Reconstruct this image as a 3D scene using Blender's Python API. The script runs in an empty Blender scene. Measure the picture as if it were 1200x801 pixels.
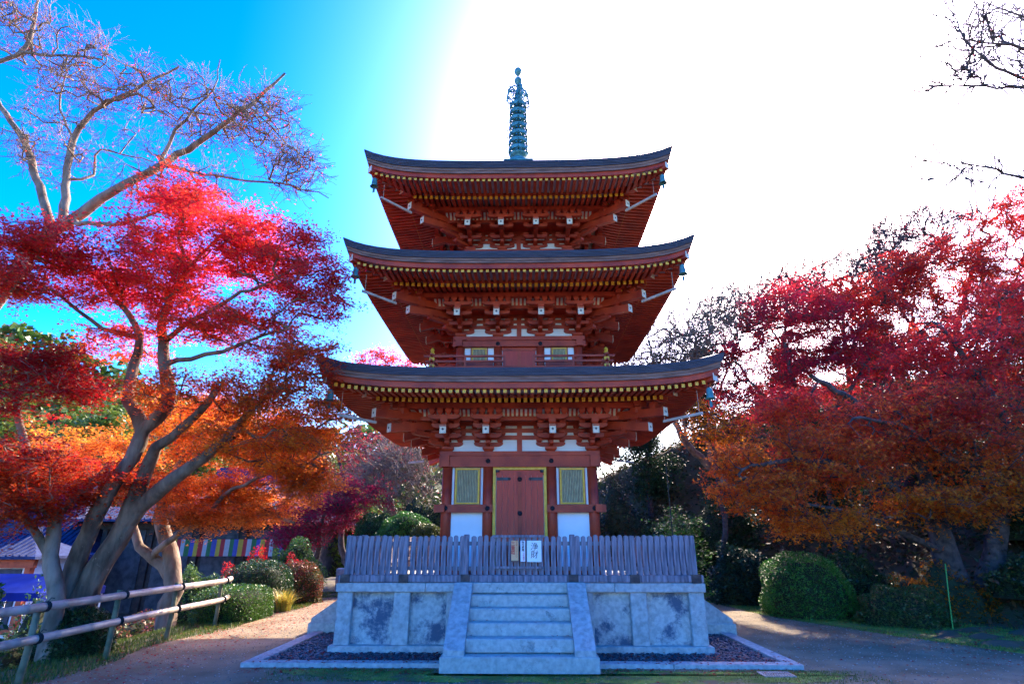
import bpy, math, random
import numpy as np
from mathutils import Vector, Matrix, Quaternion
rad = math.radians
scene = bpy.context.scene
# ------------------------------------------------------------ camera
CAMP = Vector((0.03, 0.0, 1.65))
PITCH, YAW, FPX = rad(19.9), rad(1.1), 641.0
cd = bpy.data.cameras.new('camera'); cam = bpy.data.objects.new('camera', cd)
scene.collection.objects.link(cam); scene.camera = cam
cd.sensor_width = 36; cd.lens = 36 * FPX / 1200; cd.clip_start = 0.05; cd.clip_end = 3000
cam.location = CAMP; cam.rotation_euler = (math.pi / 2 + PITCH, 0, YAW)
FW = Vector((-math.sin(YAW) * math.cos(PITCH), math.cos(YAW) * math.cos(PITCH), math.sin(PITCH)))
RT = Vector((math.cos(YAW), math.sin(YAW), 0)); UPV = RT.cross(FW)
def at(px, py, y):
    "point of the world that lies at distance y from the camera, measured from the photograph (1200 px wide)"
    d = FW + RT * ((px - 600) / FPX) + UPV * ((400.5 - py) / FPX)
    return CAMP + d * (y / d.y)
# ------------------------------------------------------------ sky, sun, exposure
SUN_AZ, SUN_EL = rad(27), rad(37)
world = bpy.data.worlds.new('World'); scene.world = world; world.use_nodes = True
wn = world.node_tree.nodes; wl = world.node_tree.links
wn.clear()
wo = wn.new('ShaderNodeOutputWorld'); bg = wn.new('ShaderNodeBackground'); sk = wn.new('ShaderNodeTexSky')
hs = wn.new('ShaderNodeHueSaturation')
sk.sky_type = 'NISHITA'; sk.sun_disc = False; sk.sun_elevation = SUN_EL; sk.sun_rotation = SUN_AZ
sk.air_density = 1.0; sk.dust_density = 1.3; sk.ozone_density = 5.0; sk.altitude = 100
hs.inputs['Hue'].default_value = 0.513; hs.inputs['Saturation'].default_value = 1.48
bg.inputs[1].default_value = 0.09
wl.new(sk.outputs[0], hs.inputs['Color']); gm = wn.new('ShaderNodeGamma'); gm.inputs[1].default_value = 1.45; wl.new(hs.outputs[0], gm.inputs[0]); tint = wn.new('ShaderNodeVectorMath'); tint.operation = 'MULTIPLY'; tint.inputs[1].default_value = (1.62, 1.14, 0.78); wl.new(gm.outputs[0], tint.inputs[0]); wl.new(tint.outputs[0], bg.inputs[0]); wl.new(bg.outputs[0], wo.inputs[0])
sd = bpy.data.lights.new('sun', 'SUN'); sun = bpy.data.objects.new('sun', sd); scene.collection.objects.link(sun)
sd.energy = 2.2; sd.angle = rad(0.5); sd.color = (1.0, 0.86, 0.68)
to_sun = Vector((math.sin(SUN_AZ) * math.cos(SUN_EL), math.cos(SUN_AZ) * math.cos(SUN_EL), math.sin(SUN_EL)))
sun.rotation_euler = to_sun.to_track_quat('Z', 'Y').to_euler(); sun.location = to_sun * 60
vs = scene.view_settings
vs.view_transform = 'Standard'; vs.look = 'None'; vs.gamma = 1; vs.exposure = 2.8; vs.use_curve_mapping = False
scene.cycles.max_bounces = 6; scene.cycles.diffuse_bounces = 3; scene.cycles.transmission_bounces = 4
scene.cycles.transparent_max_bounces = 6
# ------------------------------------------------------------ materials
def hexc(c): return (c[0], c[1], c[2], 1)
def pmat(name, c1, c2=None, scale=6.0, rough=0.7, bump=0.0, bscale=None, metal=0.0, detail=6.0, stretch=None, stain=None, soft=.07, spec=0.4, lo=.35, hi=.65):
    m = bpy.data.materials.new(name); m.use_nodes = True
    n = m.node_tree.nodes; l = m.node_tree.links; b = n['Principled BSDF']
    b.inputs['Roughness'].default_value = rough; b.inputs['Metallic'].default_value = metal
    b.inputs['Specular IOR Level'].default_value = spec
    tc = n.new('ShaderNodeTexCoord'); mp = n.new('ShaderNodeMapping'); l.new(tc.outputs['Object'], mp.inputs[0])
    if stretch: mp.inputs['Scale'].default_value = stretch
    nz = n.new('ShaderNodeTexNoise'); nz.inputs['Scale'].default_value = scale; nz.inputs['Detail'].default_value = detail
    l.new(mp.outputs[0], nz.inputs['Vector'])
    cr = n.new('ShaderNodeValToRGB'); l.new(nz.outputs[0], cr.inputs[0])
    cr.color_ramp.elements[0].position = lo; cr.color_ramp.elements[1].position = hi
    cr.color_ramp.elements[0].color = hexc(c1); cr.color_ramp.elements[1].color = hexc(c2 or c1)
    out = cr.outputs[0]
    if stain:
        sc, thr, col = stain
        z2 = n.new('ShaderNodeTexNoise'); z2.inputs['Scale'].default_value = sc; z2.inputs['Detail'].default_value = 8; z2.inputs['Roughness'].default_value = .7
        l.new(tc.outputs['Object'], z2.inputs['Vector'])
        r2 = n.new('ShaderNodeValToRGB'); l.new(z2.outputs[0], r2.inputs[0])
        r2.color_ramp.elements[0].position = thr; r2.color_ramp.elements[1].position = thr + soft
        mx = n.new('ShaderNodeMix'); mx.data_type = 'RGBA'
        l.new(r2.outputs[0], mx.inputs[0]); l.new(out, mx.inputs[6]); mx.inputs[7].default_value = hexc(col)
        out = mx.outputs[2]
    l.new(out, b.inputs['Base Color'])
    if bump:
        z3 = n.new('ShaderNodeTexNoise'); z3.inputs['Scale'].default_value = bscale or scale * 4; z3.inputs['Detail'].default_value = 8
        l.new(mp.outputs[0], z3.inputs['Vector'])
        bp = n.new('ShaderNodeBump'); bp.inputs['Strength'].default_value = bump; bp.inputs['Distance'].default_value = .02
        l.new(z3.outputs[0], bp.inputs['Height']); l.new(bp.outputs[0], b.inputs['Normal'])
    return m
def leafmat(name, trans=.45, rough=.55):
    m = bpy.data.materials.new(name); m.use_nodes = True
    n = m.node_tree.nodes; l = m.node_tree.links; n.clear()
    o = n.new('ShaderNodeOutputMaterial'); a = n.new('ShaderNodeAttribute'); a.attribute_name = 'leafcol'
    d = n.new('ShaderNodeBsdfPrincipled'); d.inputs['Roughness'].default_value = rough; d.inputs['Specular IOR Level'].default_value = .3
    t = n.new('ShaderNodeBsdfTranslucent'); mx = n.new('ShaderNodeMixShader'); mx.inputs[0].default_value = trans
    l.new(a.outputs['Color'], d.inputs['Base Color']); l.new(a.outputs['Color'], t.inputs['Color'])
    l.new(d.outputs[0], mx.inputs[1]); l.new(t.outputs[0], mx.inputs[2]); l.new(mx.outputs[0], o.inputs[0])
    return m
M = {}
M['red'] = pmat('vermilion_paint', (.27, .022, .008), (.48, .052, .014), 2.6, .55, .15, 30, stain=(4, .64, (.27, .045, .02)), soft=.12)
M['red_dark'] = pmat('vermilion_door', (.44, .028, .010), (.56, .045, .014), 3, .5, .1, 30, stretch=(4, 4, .6))
M['soffit'] = pmat('soffit_board', (.50, .40, .44), (.66, .58, .62), 5, .8, .1)
M['yellow'] = pmat('yellow_paint', (.66, .33, .02), (.80, .46, .04), 12, .5)
M['plaster'] = pmat('white_plaster', (.70, .71, .72), (.80, .80, .80), 2, .85, .05, stain=(2.5, .68, (.55, .55, .54)))
M['cream'] = pmat('cream_rib', (.62, .55, .42), (.74, .68, .55), 6, .8)
M['shingle'] = pmat('dark_shingle', (.035, .034, .045), (.075, .072, .095), 3, .42, .5, 14, stretch=(1, 1, 26))
M['edgewood'] = pmat('weathered_edge_wood', (.14, .07, .05), (.27, .15, .11), 3, .8, .2, stretch=(1, 1, 8))
M['bronze'] = pmat('verdigris_bronze', (.03, .13, .13), (.09, .28, .28), 9, .5, .2, metal=.15)
M['darkmetal'] = pmat('black_iron', (.02, .02, .025), (.05, .05, .06), 10, .45, metal=.6)
M['stone'] = pmat('granite', (.36, .345, .32), (.55, .53, .49), 14, .85, .8, 90, stain=(2.2, .58, (.24, .25, .27)), soft=.14)
M['stone_panel'] = pmat('stained_granite', (.42, .41, .38), (.57, .55, .51), 16, .85, .9, 80, stain=(2.1, .48, (.10, .12, .17)), soft=.10, lo=.4, hi=.6)
M['stone_step'] = pmat('weathered_step_stone', (.38, .38, .34), (.55, .54, .48), 15, .85, .9, 70, stain=(3.6, .58, (.15, .17, .17)), soft=.1)
M['wood'] = pmat('grey_weathered_wood', (.105, .090, .110), (.30, .26, .30), 5, .8, .5, 30, stretch=(6, 6, .7))
M['bamboo'] = pmat('pale_bamboo', (.34, .28, .22), (.52, .44, .36), 5, .4, .1)
M['rope'] = pmat('black_rope', (.012, .012, .012), (.03, .03, .03), 40, .9)
M['lattice'] = pmat('lattice_bar', (.30, .25, .13), (.62, .52, .30), 30, .7, stretch=(3, 3, .3))
M['lattice_back'] = pmat('lattice_dark', (.03, .035, .03), (.06, .065, .05), 8, .8)
M['bark'] = pmat('grey_bark', (.075, .045, .028), (.24, .16, .105), 6, .9, 1.0, 26, stretch=(1, 1, .3), stain=(7, .62, (.30, .24, .17)))
M['bark_pale'] = pmat('pale_bark', (.12, .085, .055), (.30, .22, .16), 6, .9, .6, 25, stretch=(1, 1, .4))
M['bark_dark'] = pmat('dark_bark', (.045, .030, .028), (.13, .09, .08), 7, .9, .8, 22)
M['leaf'] = leafmat('leaf', .64)
M['leaf_green'] = leafmat('green_leaf', .25, .4)
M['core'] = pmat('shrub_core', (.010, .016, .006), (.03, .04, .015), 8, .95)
M['tile'] = pmat('blue_grey_tile', (.012, .02, .07), (.03, .05, .12), 5, .75, .3, spec=.2)
M['ochre'] = pmat('mark_black', (.02, .02, .02))
# ------------------------------------------------------------ object helpers
COL = scene.collection
def tag(o, label=None, cat=None, group=None, kind=None):
    if label: o['label'] = label
    if cat: o['category'] = cat
    if group: o['group'] = group
    if kind: o['kind'] = kind
    return o
def empty(name, loc=(0, 0, 0), rz=0, parent=None):
    o = bpy.data.objects.new(name, None); COL.objects.link(o); o.location = loc; o.rotation_euler.z = rz
    o.empty_display_size = .2
    if parent: o.parent = parent
    return o
class MB:
    def __init__(s): s.v = []; s.f = []; s.mi = []
    def add(s, vs, fs, mi=0):
        b = len(s.v); s.v += [tuple(p) for p in vs]; s.f += [tuple(i + b for i in f) for f in fs]; s.mi += [mi] * len(fs); return s
    def box(s, x0, x1, y0, y1, z0, z1, mi=0, Mx=None, taper=0):
        t = taper
        vs = [(x0 + t, y0 + t, z0), (x1 - t, y0 + t, z0), (x1 - t, y1 - t, z0), (x0 + t, y1 - t, z0), (x0, y0, z1), (x1, y0, z1), (x1, y1, z1), (x0, y1, z1)]
        if Mx: vs = [Mx @ Vector(p) for p in vs]
        return s.add(vs, [(0, 3, 2, 1), (4, 5, 6, 7), (0, 1, 5, 4), (1, 2, 6, 5), (2, 3, 7, 6), (3, 0, 4, 7)], mi)
    def bevbox(s, x0, x1, y0, y1, z0, z1, b=.01, mi=0):
        # box with chamfered vertical and horizontal edges
        vs = []; 
        for z, i in ((z0, b), (z0 + b, 0), (z1 - b, 0), (z1, b)):
            X0, X1, Y0, Y1 = x0 + i, x1 - i, y0 + i, y1 - i
            c = b
            vs += [(X0 + c, Y0, z), (X1 - c, Y0, z), (X1, Y0 + c, z), (X1, Y1 - c, z), (X1 - c, Y1, z), (X0 + c, Y1, z), (X0, Y1 - c, z), (X0, Y0 + c, z)]
        fs = [tuple(range(7, -1, -1)), tuple(range(24, 32))]
        for r in range(3):
            for i in range(8):
                a = r * 8 + i; c2 = r * 8 + (i + 1) % 8
                fs.append((a, c2, c2 + 8, a + 8))
        return s.add(vs, fs, mi)
    def beam(s, p0, p1, w, h, mi=0, up=(0, 0, 1)):
        p0 = Vector(p0); p1 = Vector(p1); d = (p1 - p0).normalized(); u = Vector(up); sd_ = d.cross(u).normalized(); u = sd_.cross(d)
        vs = []
        for p in (p0, p1):
            for a, b in ((-1, -1), (1, -1), (1, 1), (-1, 1)): vs.append(p + sd_ * (a * w / 2) + u * (b * h / 2))
        return s.add(vs, [(0, 1, 2, 3), (7, 6, 5, 4), (0, 4, 5, 1), (1, 5, 6, 2), (2, 6, 7, 3), (3, 7, 4, 0)], mi)
    def prism(s, prof, a0, a1, fn, mi=0):
        # prof: list of 2d points, fn(p, a) -> 3d point
        n = len(prof); vs = [fn(p, a0) for p in prof] + [fn(p, a1) for p in prof]
        fs = [tuple(range(n)), tuple(range(2 * n - 1, n - 1, -1))] + [(i, i + n, (i + 1) % n + n, (i + 1) % n) for i in range(n)]
        return s.add(vs, fs, mi)
    def cyl(s, p0, p1, r0, r1=None, n=12, mi=0, caps=True):
        r1 = r0 if r1 is None else r1
        p0 = Vector(p0); p1 = Vector(p1); d = (p1 - p0).normalized()
        a = d.orthogonal().normalized(); b = d.cross(a)
        vs = [p + (a * math.cos(2 * math.pi * i / n) + b * math.sin(2 * math.pi * i / n)) * r for p, r in ((p0, r0), (p1, r1)) for i in range(n)]
        fs = [(i, (i + 1) % n, (i + 1) % n + n, i + n) for i in range(n)]
        if caps: fs += [tuple(range(n - 1, -1, -1)), tuple(range(n, 2 * n))]
        return s.add(vs, fs, mi)
    def lathe(s, prof, c=(0, 0, 0), n=16, mi=0):
        vs = [(c[0] + r * math.cos(2 * math.pi * i / n), c[1] + r * math.sin(2 * math.pi * i / n), c[2] + z) for r, z in prof for i in range(n)]
        fs = [(k * n + i, k * n + (i + 1) % n, (k + 1) * n + (i + 1) % n, (k + 1) * n + i) for k in range(len(prof) - 1) for i in range(n)]
        return s.add(vs, fs, mi)
    def tube(s, pts, rs, n=8, mi=0):
        pts = [Vector(p) for p in pts]; vs = []; a = None
        for i, p in enumerate(pts):
            d = (pts[min(i + 1, len(pts) - 1)] - pts[max(i - 1, 0)]).normalized()
            a = d.orthogonal().normalized() if a is None else (a - d * a.dot(d)).normalized()
            b = d.cross(a); r = rs[i] if hasattr(rs, '__len__') else rs
            vs += [p + (a * math.cos(2 * math.pi * k / n) + b * math.sin(2 * math.pi * k / n)) * r for k in range(n)]
        m = len(pts)
        fs = [(k * n + i, k * n + (i + 1) % n, (k + 1) * n + (i + 1) % n, (k + 1) * n + i) for k in range(m - 1) for i in range(n)]
        fs += [tuple(range(n - 1, -1, -1)), tuple(range((m - 1) * n, m * n))]
        return s.add(vs, fs, mi)
    def mesh(s, name, mats, smooth=False):
        me = bpy.data.meshes.new(name); me.from_pydata(s.v, [], s.f)
        for m in (mats if isinstance(mats, (list, tuple)) else [mats]): me.materials.append(m)
        me.polygons.foreach_set('material_index', s.mi)
        if smooth: me.polygons.foreach_set('use_smooth', [True] * len(s.f))
        me.update(); return me
    def build(s, name, mats, parent=None, smooth=False):
        o = bpy.data.objects.new(name, s.mesh(name, mats, smooth)); COL.objects.link(o)
        if parent: o.parent = parent
        return o
def inst(me, name, parent, loc=(0, 0, 0), rz=0, mx=None):
    o = bpy.data.objects.new(name, me); COL.objects.link(o); o.parent = parent
    if mx is not None: o.matrix_local = mx
    else: o.location = loc; o.rotation_euler.z = rz
    return o
def children(o): return list(o.children)
def copy_tree(o, parent=None):
    kids = [c for c in bpy.data.objects if c.parent == o]
    c = o.copy(); COL.objects.link(c)
    if parent: c.parent = parent
    for k in kids: copy_tree(k, c)
    return c
def text_mesh(body, size, loc, parent, name, mat, rot=(math.pi / 2, 0, 0), shear=0, offset=0, ext=.001):
    cu = bpy.data.curves.new(name, 'FONT'); cu.body = body; cu.size = size; cu.align_x = 'CENTER'; cu.align_y = 'CENTER'; cu.extrude = ext; cu.space_line = .95; cu.offset = offset; cu.shear = shear
    to = bpy.data.objects.new('tmp', cu); COL.objects.link(to)
    bpy.context.view_layer.update()
    me = bpy.data.meshes.new_from_object(to.evaluated_get(bpy.context.evaluated_depsgraph_get()))
    bpy.data.objects.remove(to); me.materials.clear(); me.materials.append(mat); me.name = name
    o = bpy.data.objects.new(name, me); COL.objects.link(o); o.parent = parent; o.location = loc; o.rotation_euler = rot
    return o
# ============================================================ terrain
def sstep(a, b, x): t = np.clip((x - a) / (b - a), 0, 1); return t * t * (3 - 2 * t)
def terr(x, y):
    x = np.asarray(x, float); y = np.asarray(y, float)
    fx = np.interp(y, [0, 8, 12, 14, 17, 20, 23, 26, 40], [12, 11, 9.6, 8.8, 8.0, 6.5, 2, -6.5, -7])
    lx = np.interp(y, [0, 13, 16, 20, 26], [-6.75, -6.9, -7.6, -8.2, -9])
    up = np.clip(x - fx, 0, None); h = np.minimum(.42 * up, 6.5 + .1 * up) * sstep(0, 2.5, up)
    h = np.minimum(h, 13)
    dn = np.clip(lx - x, 0, None); z = h - np.minimum(dn * .9, 3.2) * sstep(0, .8, dn)
    far = np.clip(y - 62, 0, None) * .5; far2 = np.clip(-x - 55, 0, None) * .45
    z = z + np.minimum(far, 26 + 3 * np.sin(x * .06)) * sstep(-6, -16, x) + np.minimum(far2, 22) * sstep(-6, -16, x)
    return z
def terrz(x, y): return float(terr(x, y))
def build_ground():
    gx = np.concatenate([np.linspace(-600, -70, 14), np.linspace(-65, -14, 26), np.linspace(-13, 14, 82), np.linspace(15, 60, 30), np.linspace(70, 600, 14)])
    gy = np.concatenate([np.linspace(-300, -12, 12), np.linspace(-10, 30, 110), np.linspace(31, 90, 40), np.linspace(100, 900, 18)])
    X, Y = np.meshgrid(gx, gy); Z = terr(X, Y)
    rr = np.random.default_rng(3); off = (np.abs(X + .0) > 7.5) | (Y > 17); Z = Z + rr.normal(0, .035, Z.shape) * off
    n, m = X.shape; v = np.stack([X.ravel(), Y.ravel(), Z.ravel()], 1)
    f = [(j * m + i, j * m + i + 1, (j + 1) * m + i + 1, (j + 1) * m + i) for j in range(n - 1) for i in range(m - 1)]
    mb = MB(); mb.v = [tuple(p) for p in v]; mb.f = f; mb.mi = [0] * len(f)
    g = mb.build('ground', pmat('earth', (.055, .042, .022), (.12, .095, .05), .8, .95, .6, 14, stain=(1.4, .55, (.06, .075, .018))), smooth=True)
    tag(g, kind='structure')
build_ground()
def sheet(name, pts, z, mat, kind='structure', jit=.0, sub=10):
    rr = random.Random(name); out = []
    for i in range(len(pts)):
        a = Vector(pts[i]); b = Vector(pts[(i + 1) % len(pts)])
        for k in range(sub):
            p = a.lerp(b, k / sub); out.append((p.x + rr.uniform(-jit, jit), p.y + rr.uniform(-jit, jit), z))
    mb = MB(); mb.add(out, [tuple(range(len(out)))]); o = mb.build(name, mat); tag(o, kind=kind); return o
sand = pmat('sandy_earth_path', (.17, .12, .06), (.28, .21, .125), 1.4, .95, .8, 60, stain=(.9, .52, (.19, .14, .085)), soft=.2)
sheet('path', [(-6.1, -4), (9.5, -4), (9.2, 6), (8.3, 9), (6.9, 11.5), (5.75, 14.2), (5.3, 17.5), (5.0, 20.5), (-5.6, 21.5), (-5.7, 16.5), (-5.75, 13.5), (-6.05, 11)], .004, sand, jit=.07)
moss = pmat('moss', (.09, .15, .015), (.26, .34, .04), 2.2, .95, .7, 60, stain=(2.4, .50, (.17, .12, .065)), soft=.12)
sheet('moss_verge', [(9.0, 5.8), (8.25, 8.8), (6.85, 11.4), (5.7, 14.1), (5.25, 17.4), (5.4, 20), (6.6, 20), (7.0, 17), (8.2, 14), (9.8, 12), (11.2, 8), (11.4, 5.8)], .008, moss, jit=.09)
sheet('moss_patch', [(-3.3, 8.42), (-1.2, 8.38), (-1.2, 8.12), (1.2, 8.12), (1.3, 8.38), (3.9, 8.4), (4.35, 8.2), (3.6, 7.8), (1.5, 7.72), (-1.4, 7.75), (-3.0, 8.1)], .009, moss, jit=.06)
sheet('plaza', [(-60, -10), (-11.2, -10), (-11.2, 26), (-13, 55), (-60, 55)], -3.19, pmat('pale_paving', (.20, .21, .24), (.30, .30, .32), .5, .9, .2), jit=0, sub=1)
# ============================================================ pagoda
PX, PY = -0.03, 12.4
pagoda = empty('pagoda', (PX, PY, 0))
tag(pagoda, 'three-storey vermilion pagoda with upswept dark roofs and bronze spire', 'pagoda')
RZ = [Matrix.Rotation(k * math.pi / 2, 4, 'Z') for k in range(4)]     # face 0 looks to -y
def fpt(k, u, r, z): return RZ[k] @ Vector((u, -r, z))
def frise(t): t = min(abs(t), 1.02); return .5 * t ** 3 + .5 * t ** 8
def arm_prof(L, z0, z1):   # bow-shaped bracket arm profile (a, z)
    h = z1 - z0
    pr = [(-L, z1), (-L, z1 - .45 * h), (-L + .03, z0 + .25 * h), (-L + .08, z0 + .05 * h), (-L + .13, z0)]
    return pr + [(-a, z) for a, z in reversed(pr)]
def arm_a(mb, a, o, L, z0, z1, w=.085):
    mb.prism(arm_prof(L, z0, z1), -w / 2, w / 2, lambda p, t: (a + p[0], -(o + t), p[1]))
def arm_o(mb, o1, z0, z1, w=.085, a=0):
    h = z1 - z0; pr = [(-.1, z0), (o1 - .12, z0), (o1 - .05, z0 + .12 * h), (o1 - .01, z0 + .4 * h), (o1, z1), (-.1, z1)]
    mb.prism(pr, -w / 2, w / 2, lambda p, t: (a + t, -p[0], p[1]))
def blk(mb, a, o, z0, z1, w=.12, taper=.025):
    zm = z0 + (z1 - z0) * .5
    mb.box(a - w / 2, a + w / 2, -o - w / 2, -o + w / 2, z0, zm, taper=taper); mb.box(a - w / 2 + .0005, a + w / 2 - .0005, -o - w / 2 + .0005, -o + w / 2 - .0005, zm, z1)
def bracket_mesh(s, corner=False):
    mb = MB(); Z = lambda z: z * s
    blk(mb, 0, 0, 0, Z(.10), .23, .045)
    for o, z, L in ((0, .10, .29), (.26, .235, .27), (.52, .38, .27), (.78, .50, .30)):
        arm_a(mb, 0, o, L, Z(z), Z(z + .085))
        if o == .78:
            for a in (-.235, -.08, .08, .235): blk(mb, a, o, Z(z + .085), Z(.70), .11, .035)
        else:
            for a in (-L + .06, 0, L - .06): blk(mb, a, o, Z(z + .085), Z(z + .138), .115, .022)
    for z in (.322, .462):
        for a in (-.28, 0, .28): blk(mb, a, 0.0, Z(z), Z(z + .056), .12, .02)
    arm_o(mb, .32, Z(.102), Z(.18), .083); arm_o(mb, .58, Z(.238), Z(.316), .083)
    arm_o(mb, .74, Z(.383), Z(.46), .083)
    blk(mb, 0, .78, Z(.385), Z(.50), .13, .03)
    return mb.mesh('bracket', M['red'])
def tail_mesh(s, diag=False, r1=.90, zc=.29, slope=.24, w=.11, h=.15):
    mb = MB(); k = math.sqrt(2) if diag else 1
    o1 = r1 * k; sl = slope / k
    mb.beam((0, .05, zc * s + sl * (o1 + .05)), (0, -o1, zc * s), w, h)
    mb2 = MB(); mb2.box(-w / 2 - .004, w / 2 + .004, -.012, .0, -h / 2 - .004, h / 2 + .004)
    d = .026
    mb2.add([(0, -.0135, d), (d, -.0135, 0), (0, -.0135, -d), (-d, -.0135, 0)], [(0, 3, 2, 1)], 1)
    for a, b in ((-.5, .5), (.5, .5), (.5, -.5), (-.5, -.5)):
        q = .007; x, z = a * w * .78, b * h * .78
        mb2.add([(x, -.0135, z + q), (x + q, -.0135, z), (x, -.0135, z - q), (x - q, -.0135, z)], [(0, 3, 2, 1)], 1)
    return mb.mesh('tail_rafter', M['red']), mb2.mesh('end_plate', [M['cream'], M['darkmetal']]), (0, -o1, zc * s)
def ring(mb, r1, r2, z1, z2, R, E, seg=20, flare=.04, mi=0):
    "closed mitred band round the four eaves, lifted towards the corners"
    for k in range(4):
        b = len(mb.v)
        for i in range(seg + 1):
            t = -1 + 2 * i / seg; t = math.copysign(abs(t) ** .75, t); f = frise(t)
            for r, z in ((r1, z1), (r2, z1), (r2, z2), (r1, z2)):
                rr = r + flare * f * (r / E)
                mb.v.append(tuple(fpt(k, t * rr, rr, z + R * f)))
        for i in range(seg):
            for j in range(4):
                a = b + i * 4 + j; c = b + i * 4 + (j + 1) % 4; mb.f.append((a, c, c + 4, a + 4)); mb.mi.append(mi)
def surf(mb, rs, zs, lifts, R, E, seg=24, flare=.04, mi=0):
    for k in range(4):
        b = len(mb.v)
        for r, z, lf in zip(rs, zs, lifts):
            for i in range(seg + 1):
                t = -1 + 2 * i / seg; t = math.copysign(abs(t) ** .75, t); f = frise(t)
                rr = r + flare * f * (r / E) * lf
                mb.v.append(tuple(fpt(k, t * rr, rr, z + R * f * lf)))
        for j in range(len(rs) - 1):
            for i in range(seg):
                a = b + j * (seg + 1) + i; mb.f.append((a, a + 1, a + seg + 2, a + seg + 1)); mb.mi.append(mi)
nail_me = MB().lathe([(0, .034), (.016, .032), (.022, .018), (.04, .014), (.047, 0)], n=12).mesh('nail_cover', M['darkmetal'], True)
def storey(idx, zb, zp, s, B, b, E, R, rc, top):
    cr = (.10, .09, .085)[idx]
    # --- columns
    cm = MB().cyl((0, 0, zb), (0, 0, zp - .09), cr, n=20, caps=True).mesh('column', M['red'], True)
    cols = [(-B, 0), (-b, 0), (b, 0), (B, 0)]
    for k in range(4):
        for a in (-B, -b, b): inst(cm, 'column', pagoda, fpt(k, a, B, 0))
    # --- beams under the brackets
    for k in range(4):
        e = .0012 * (k % 2)
        mb = MB(); hw = B + .16
        zt = zp - .09
        mb.box(-hw + e, hw - e, -B - cr - .012 + e, -B + .04, zt - .21 * (1 if idx == 0 else .62), zt, Mx=RZ[k]); mb.build('tie_beam', M['red'], pagoda)
        mb = MB(); hw = B + .15; mb.box(-hw, hw, -B - .13 + e, -B + .13, zt + .002, zp - .003 - e, Mx=RZ[k]); mb.build('wall_plate', M['red'], pagoda)
        for a in (-B, -b, b, B):
            inst(nail_me, 'nail_cover', pagoda, mx=RZ[k] @ Matrix.Translation((a, -B - cr - .012, zt - (.10 if idx == 0 else .07))) @ Matrix.Rotation(math.pi / 2, 4, 'X'))
    # --- walls, windows, doors
    wb = zt - (.21 if idx == 0 else .13)
    for k in range(4):
        mb = MB(); mb.box(-B, B, -B + .0, -B + .05, zb, wb + .05, Mx=RZ[k]); mb.build('wall', M['plaster'], pagoda)
        if idx == 0:
            zm0, zm1 = 2.15, 2.29
            for sx in (-1, 1):
                mb = MB(); x0, x1 = sorted((sx * (b - .10), sx * (B + .22)))
                mb.box(x0, x1, -B - cr - .03, -B - .01, zm0, zm1, Mx=RZ[k]); mb.build('waist_beam', M['red'], pagoda)
                for a in (b, B): inst(nail_me, 'nail_cover', pagoda, mx=RZ[k] @ Matrix.Translation((sx * a, -B - cr - .03, 2.22)) @ Matrix.Rotation(math.pi / 2, 4, 'X'))
                c = sx * (B + b) / 2
                mb = MB(); 
                for q in (-1, 1):
                    w0, w1 = sorted((c + q * .243, c + q * .256)); mb.box(w0, w1, -B - .035, -B - .0, zm1 + .003, wb - .003, Mx=RZ[k])
                mb.build('window_jamb', M['red'], pagoda)
                window(k, c, B + .015, .24, zm1 + .012, wb - .02, 13, .036)
            # sill and door
            mb = MB(); mb.box(-B, B, -B - .09, -B - .005, zb, zb + .13, Mx=RZ[k]); mb.build('floor_beam', M['red'], pagoda)
            door(k, B, b - .1, zb + .13, wb, True)
        else:
            for sx in (-1, 1):
                c = sx * (B + b) / 2
                mb = MB()
                for q in (-1, 1):
                    w0, w1 = sorted((c + q * .165, c + q * .185)); mb.box(w0, w1, -B - .03, -B - .0, zb, wb - .003, Mx=RZ[k])
                mb.build('window_jamb', M['red'], pagoda)
                window(k, c, B + .012, .16, wb - .32, wb - .02, 9, .025)
                mb = MB(); mb.box(c - .30, c + .30, -B - .05, -B - .002, zb, wb - .325, Mx=RZ[k]); mb.build('lower_panel', M['red'], pagoda)
            mb = MB(); mb.box(-b + .05, b - .05, -B - .028, -B - .002, wb - .07, wb, Mx=RZ[k]); mb.build('door_lintel', M['red'], pagoda)
            door(k, B, b - .09, zb, wb - .07, False)
    # --- wall-plane bracket beams with plaster between
    for k in range(4):
        mb = MB(); mb.box(-B, B, -B - .012, -B + .02, zp, zp + .62 * s, Mx=RZ[k]); mb.build('plaster_panel', M['plaster'], pagoda)
        for z0, z1, o in ((.238, .32, 0), (.38, .46, 0), (.52, .60, 0)):
            mb = MB(); L = B + (.1, .2, .3)[int(z0 * 5) - 1 if z0 > .3 else 0]; e = .0013 * (k % 2)
            mb.box(-L, L, -B - .045 - e, -B + .045, zp + z0 * s + e, zp + z1 * s - e, Mx=RZ[k]); mb.build('tie_beam', M['red'], pagoda)
        L = B + .52; e = .0013 * (k % 2)
        mb = MB(); mb.box(-L - .06, L + .06, -L - .04, -L + .04, zp + .522 * s + e, zp + .60 * s - e, Mx=RZ[k]); mb.build('bracket_beam', M['red'], pagoda)
        L = B + .78
        mb = MB(); mb.box(-L - .2, L + .2, -L - .055, -L + .055, zp + .702 * s + e, zp + .80 * s - e, Mx=RZ[k]); mb.build('purlin', M['red'], pagoda)
        if b > 0 and k % 2 == 0:
            pass
        mb = MB(); mb.box(-.05, .05, -B - .04, -B, zp + .0, zp + .52 * s, Mx=RZ[k])
        mb.build('strut', M['red'], pagoda)
        # flat dark ceiling and cream curved ribs
        mb = MB(); z = zp + .61 * s; q = B + .50; mb.add([fpt(k, -B, B, z), fpt(k, B, B, z), fpt(k, q, q, z), fpt(k, -q, q, z)], [(0, 3, 2, 1)]); mb.build('bracket_ceiling', M['red_dark'], pagoda)
        mb = MB(); n = int(2 * (B + .5) / .085)
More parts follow.
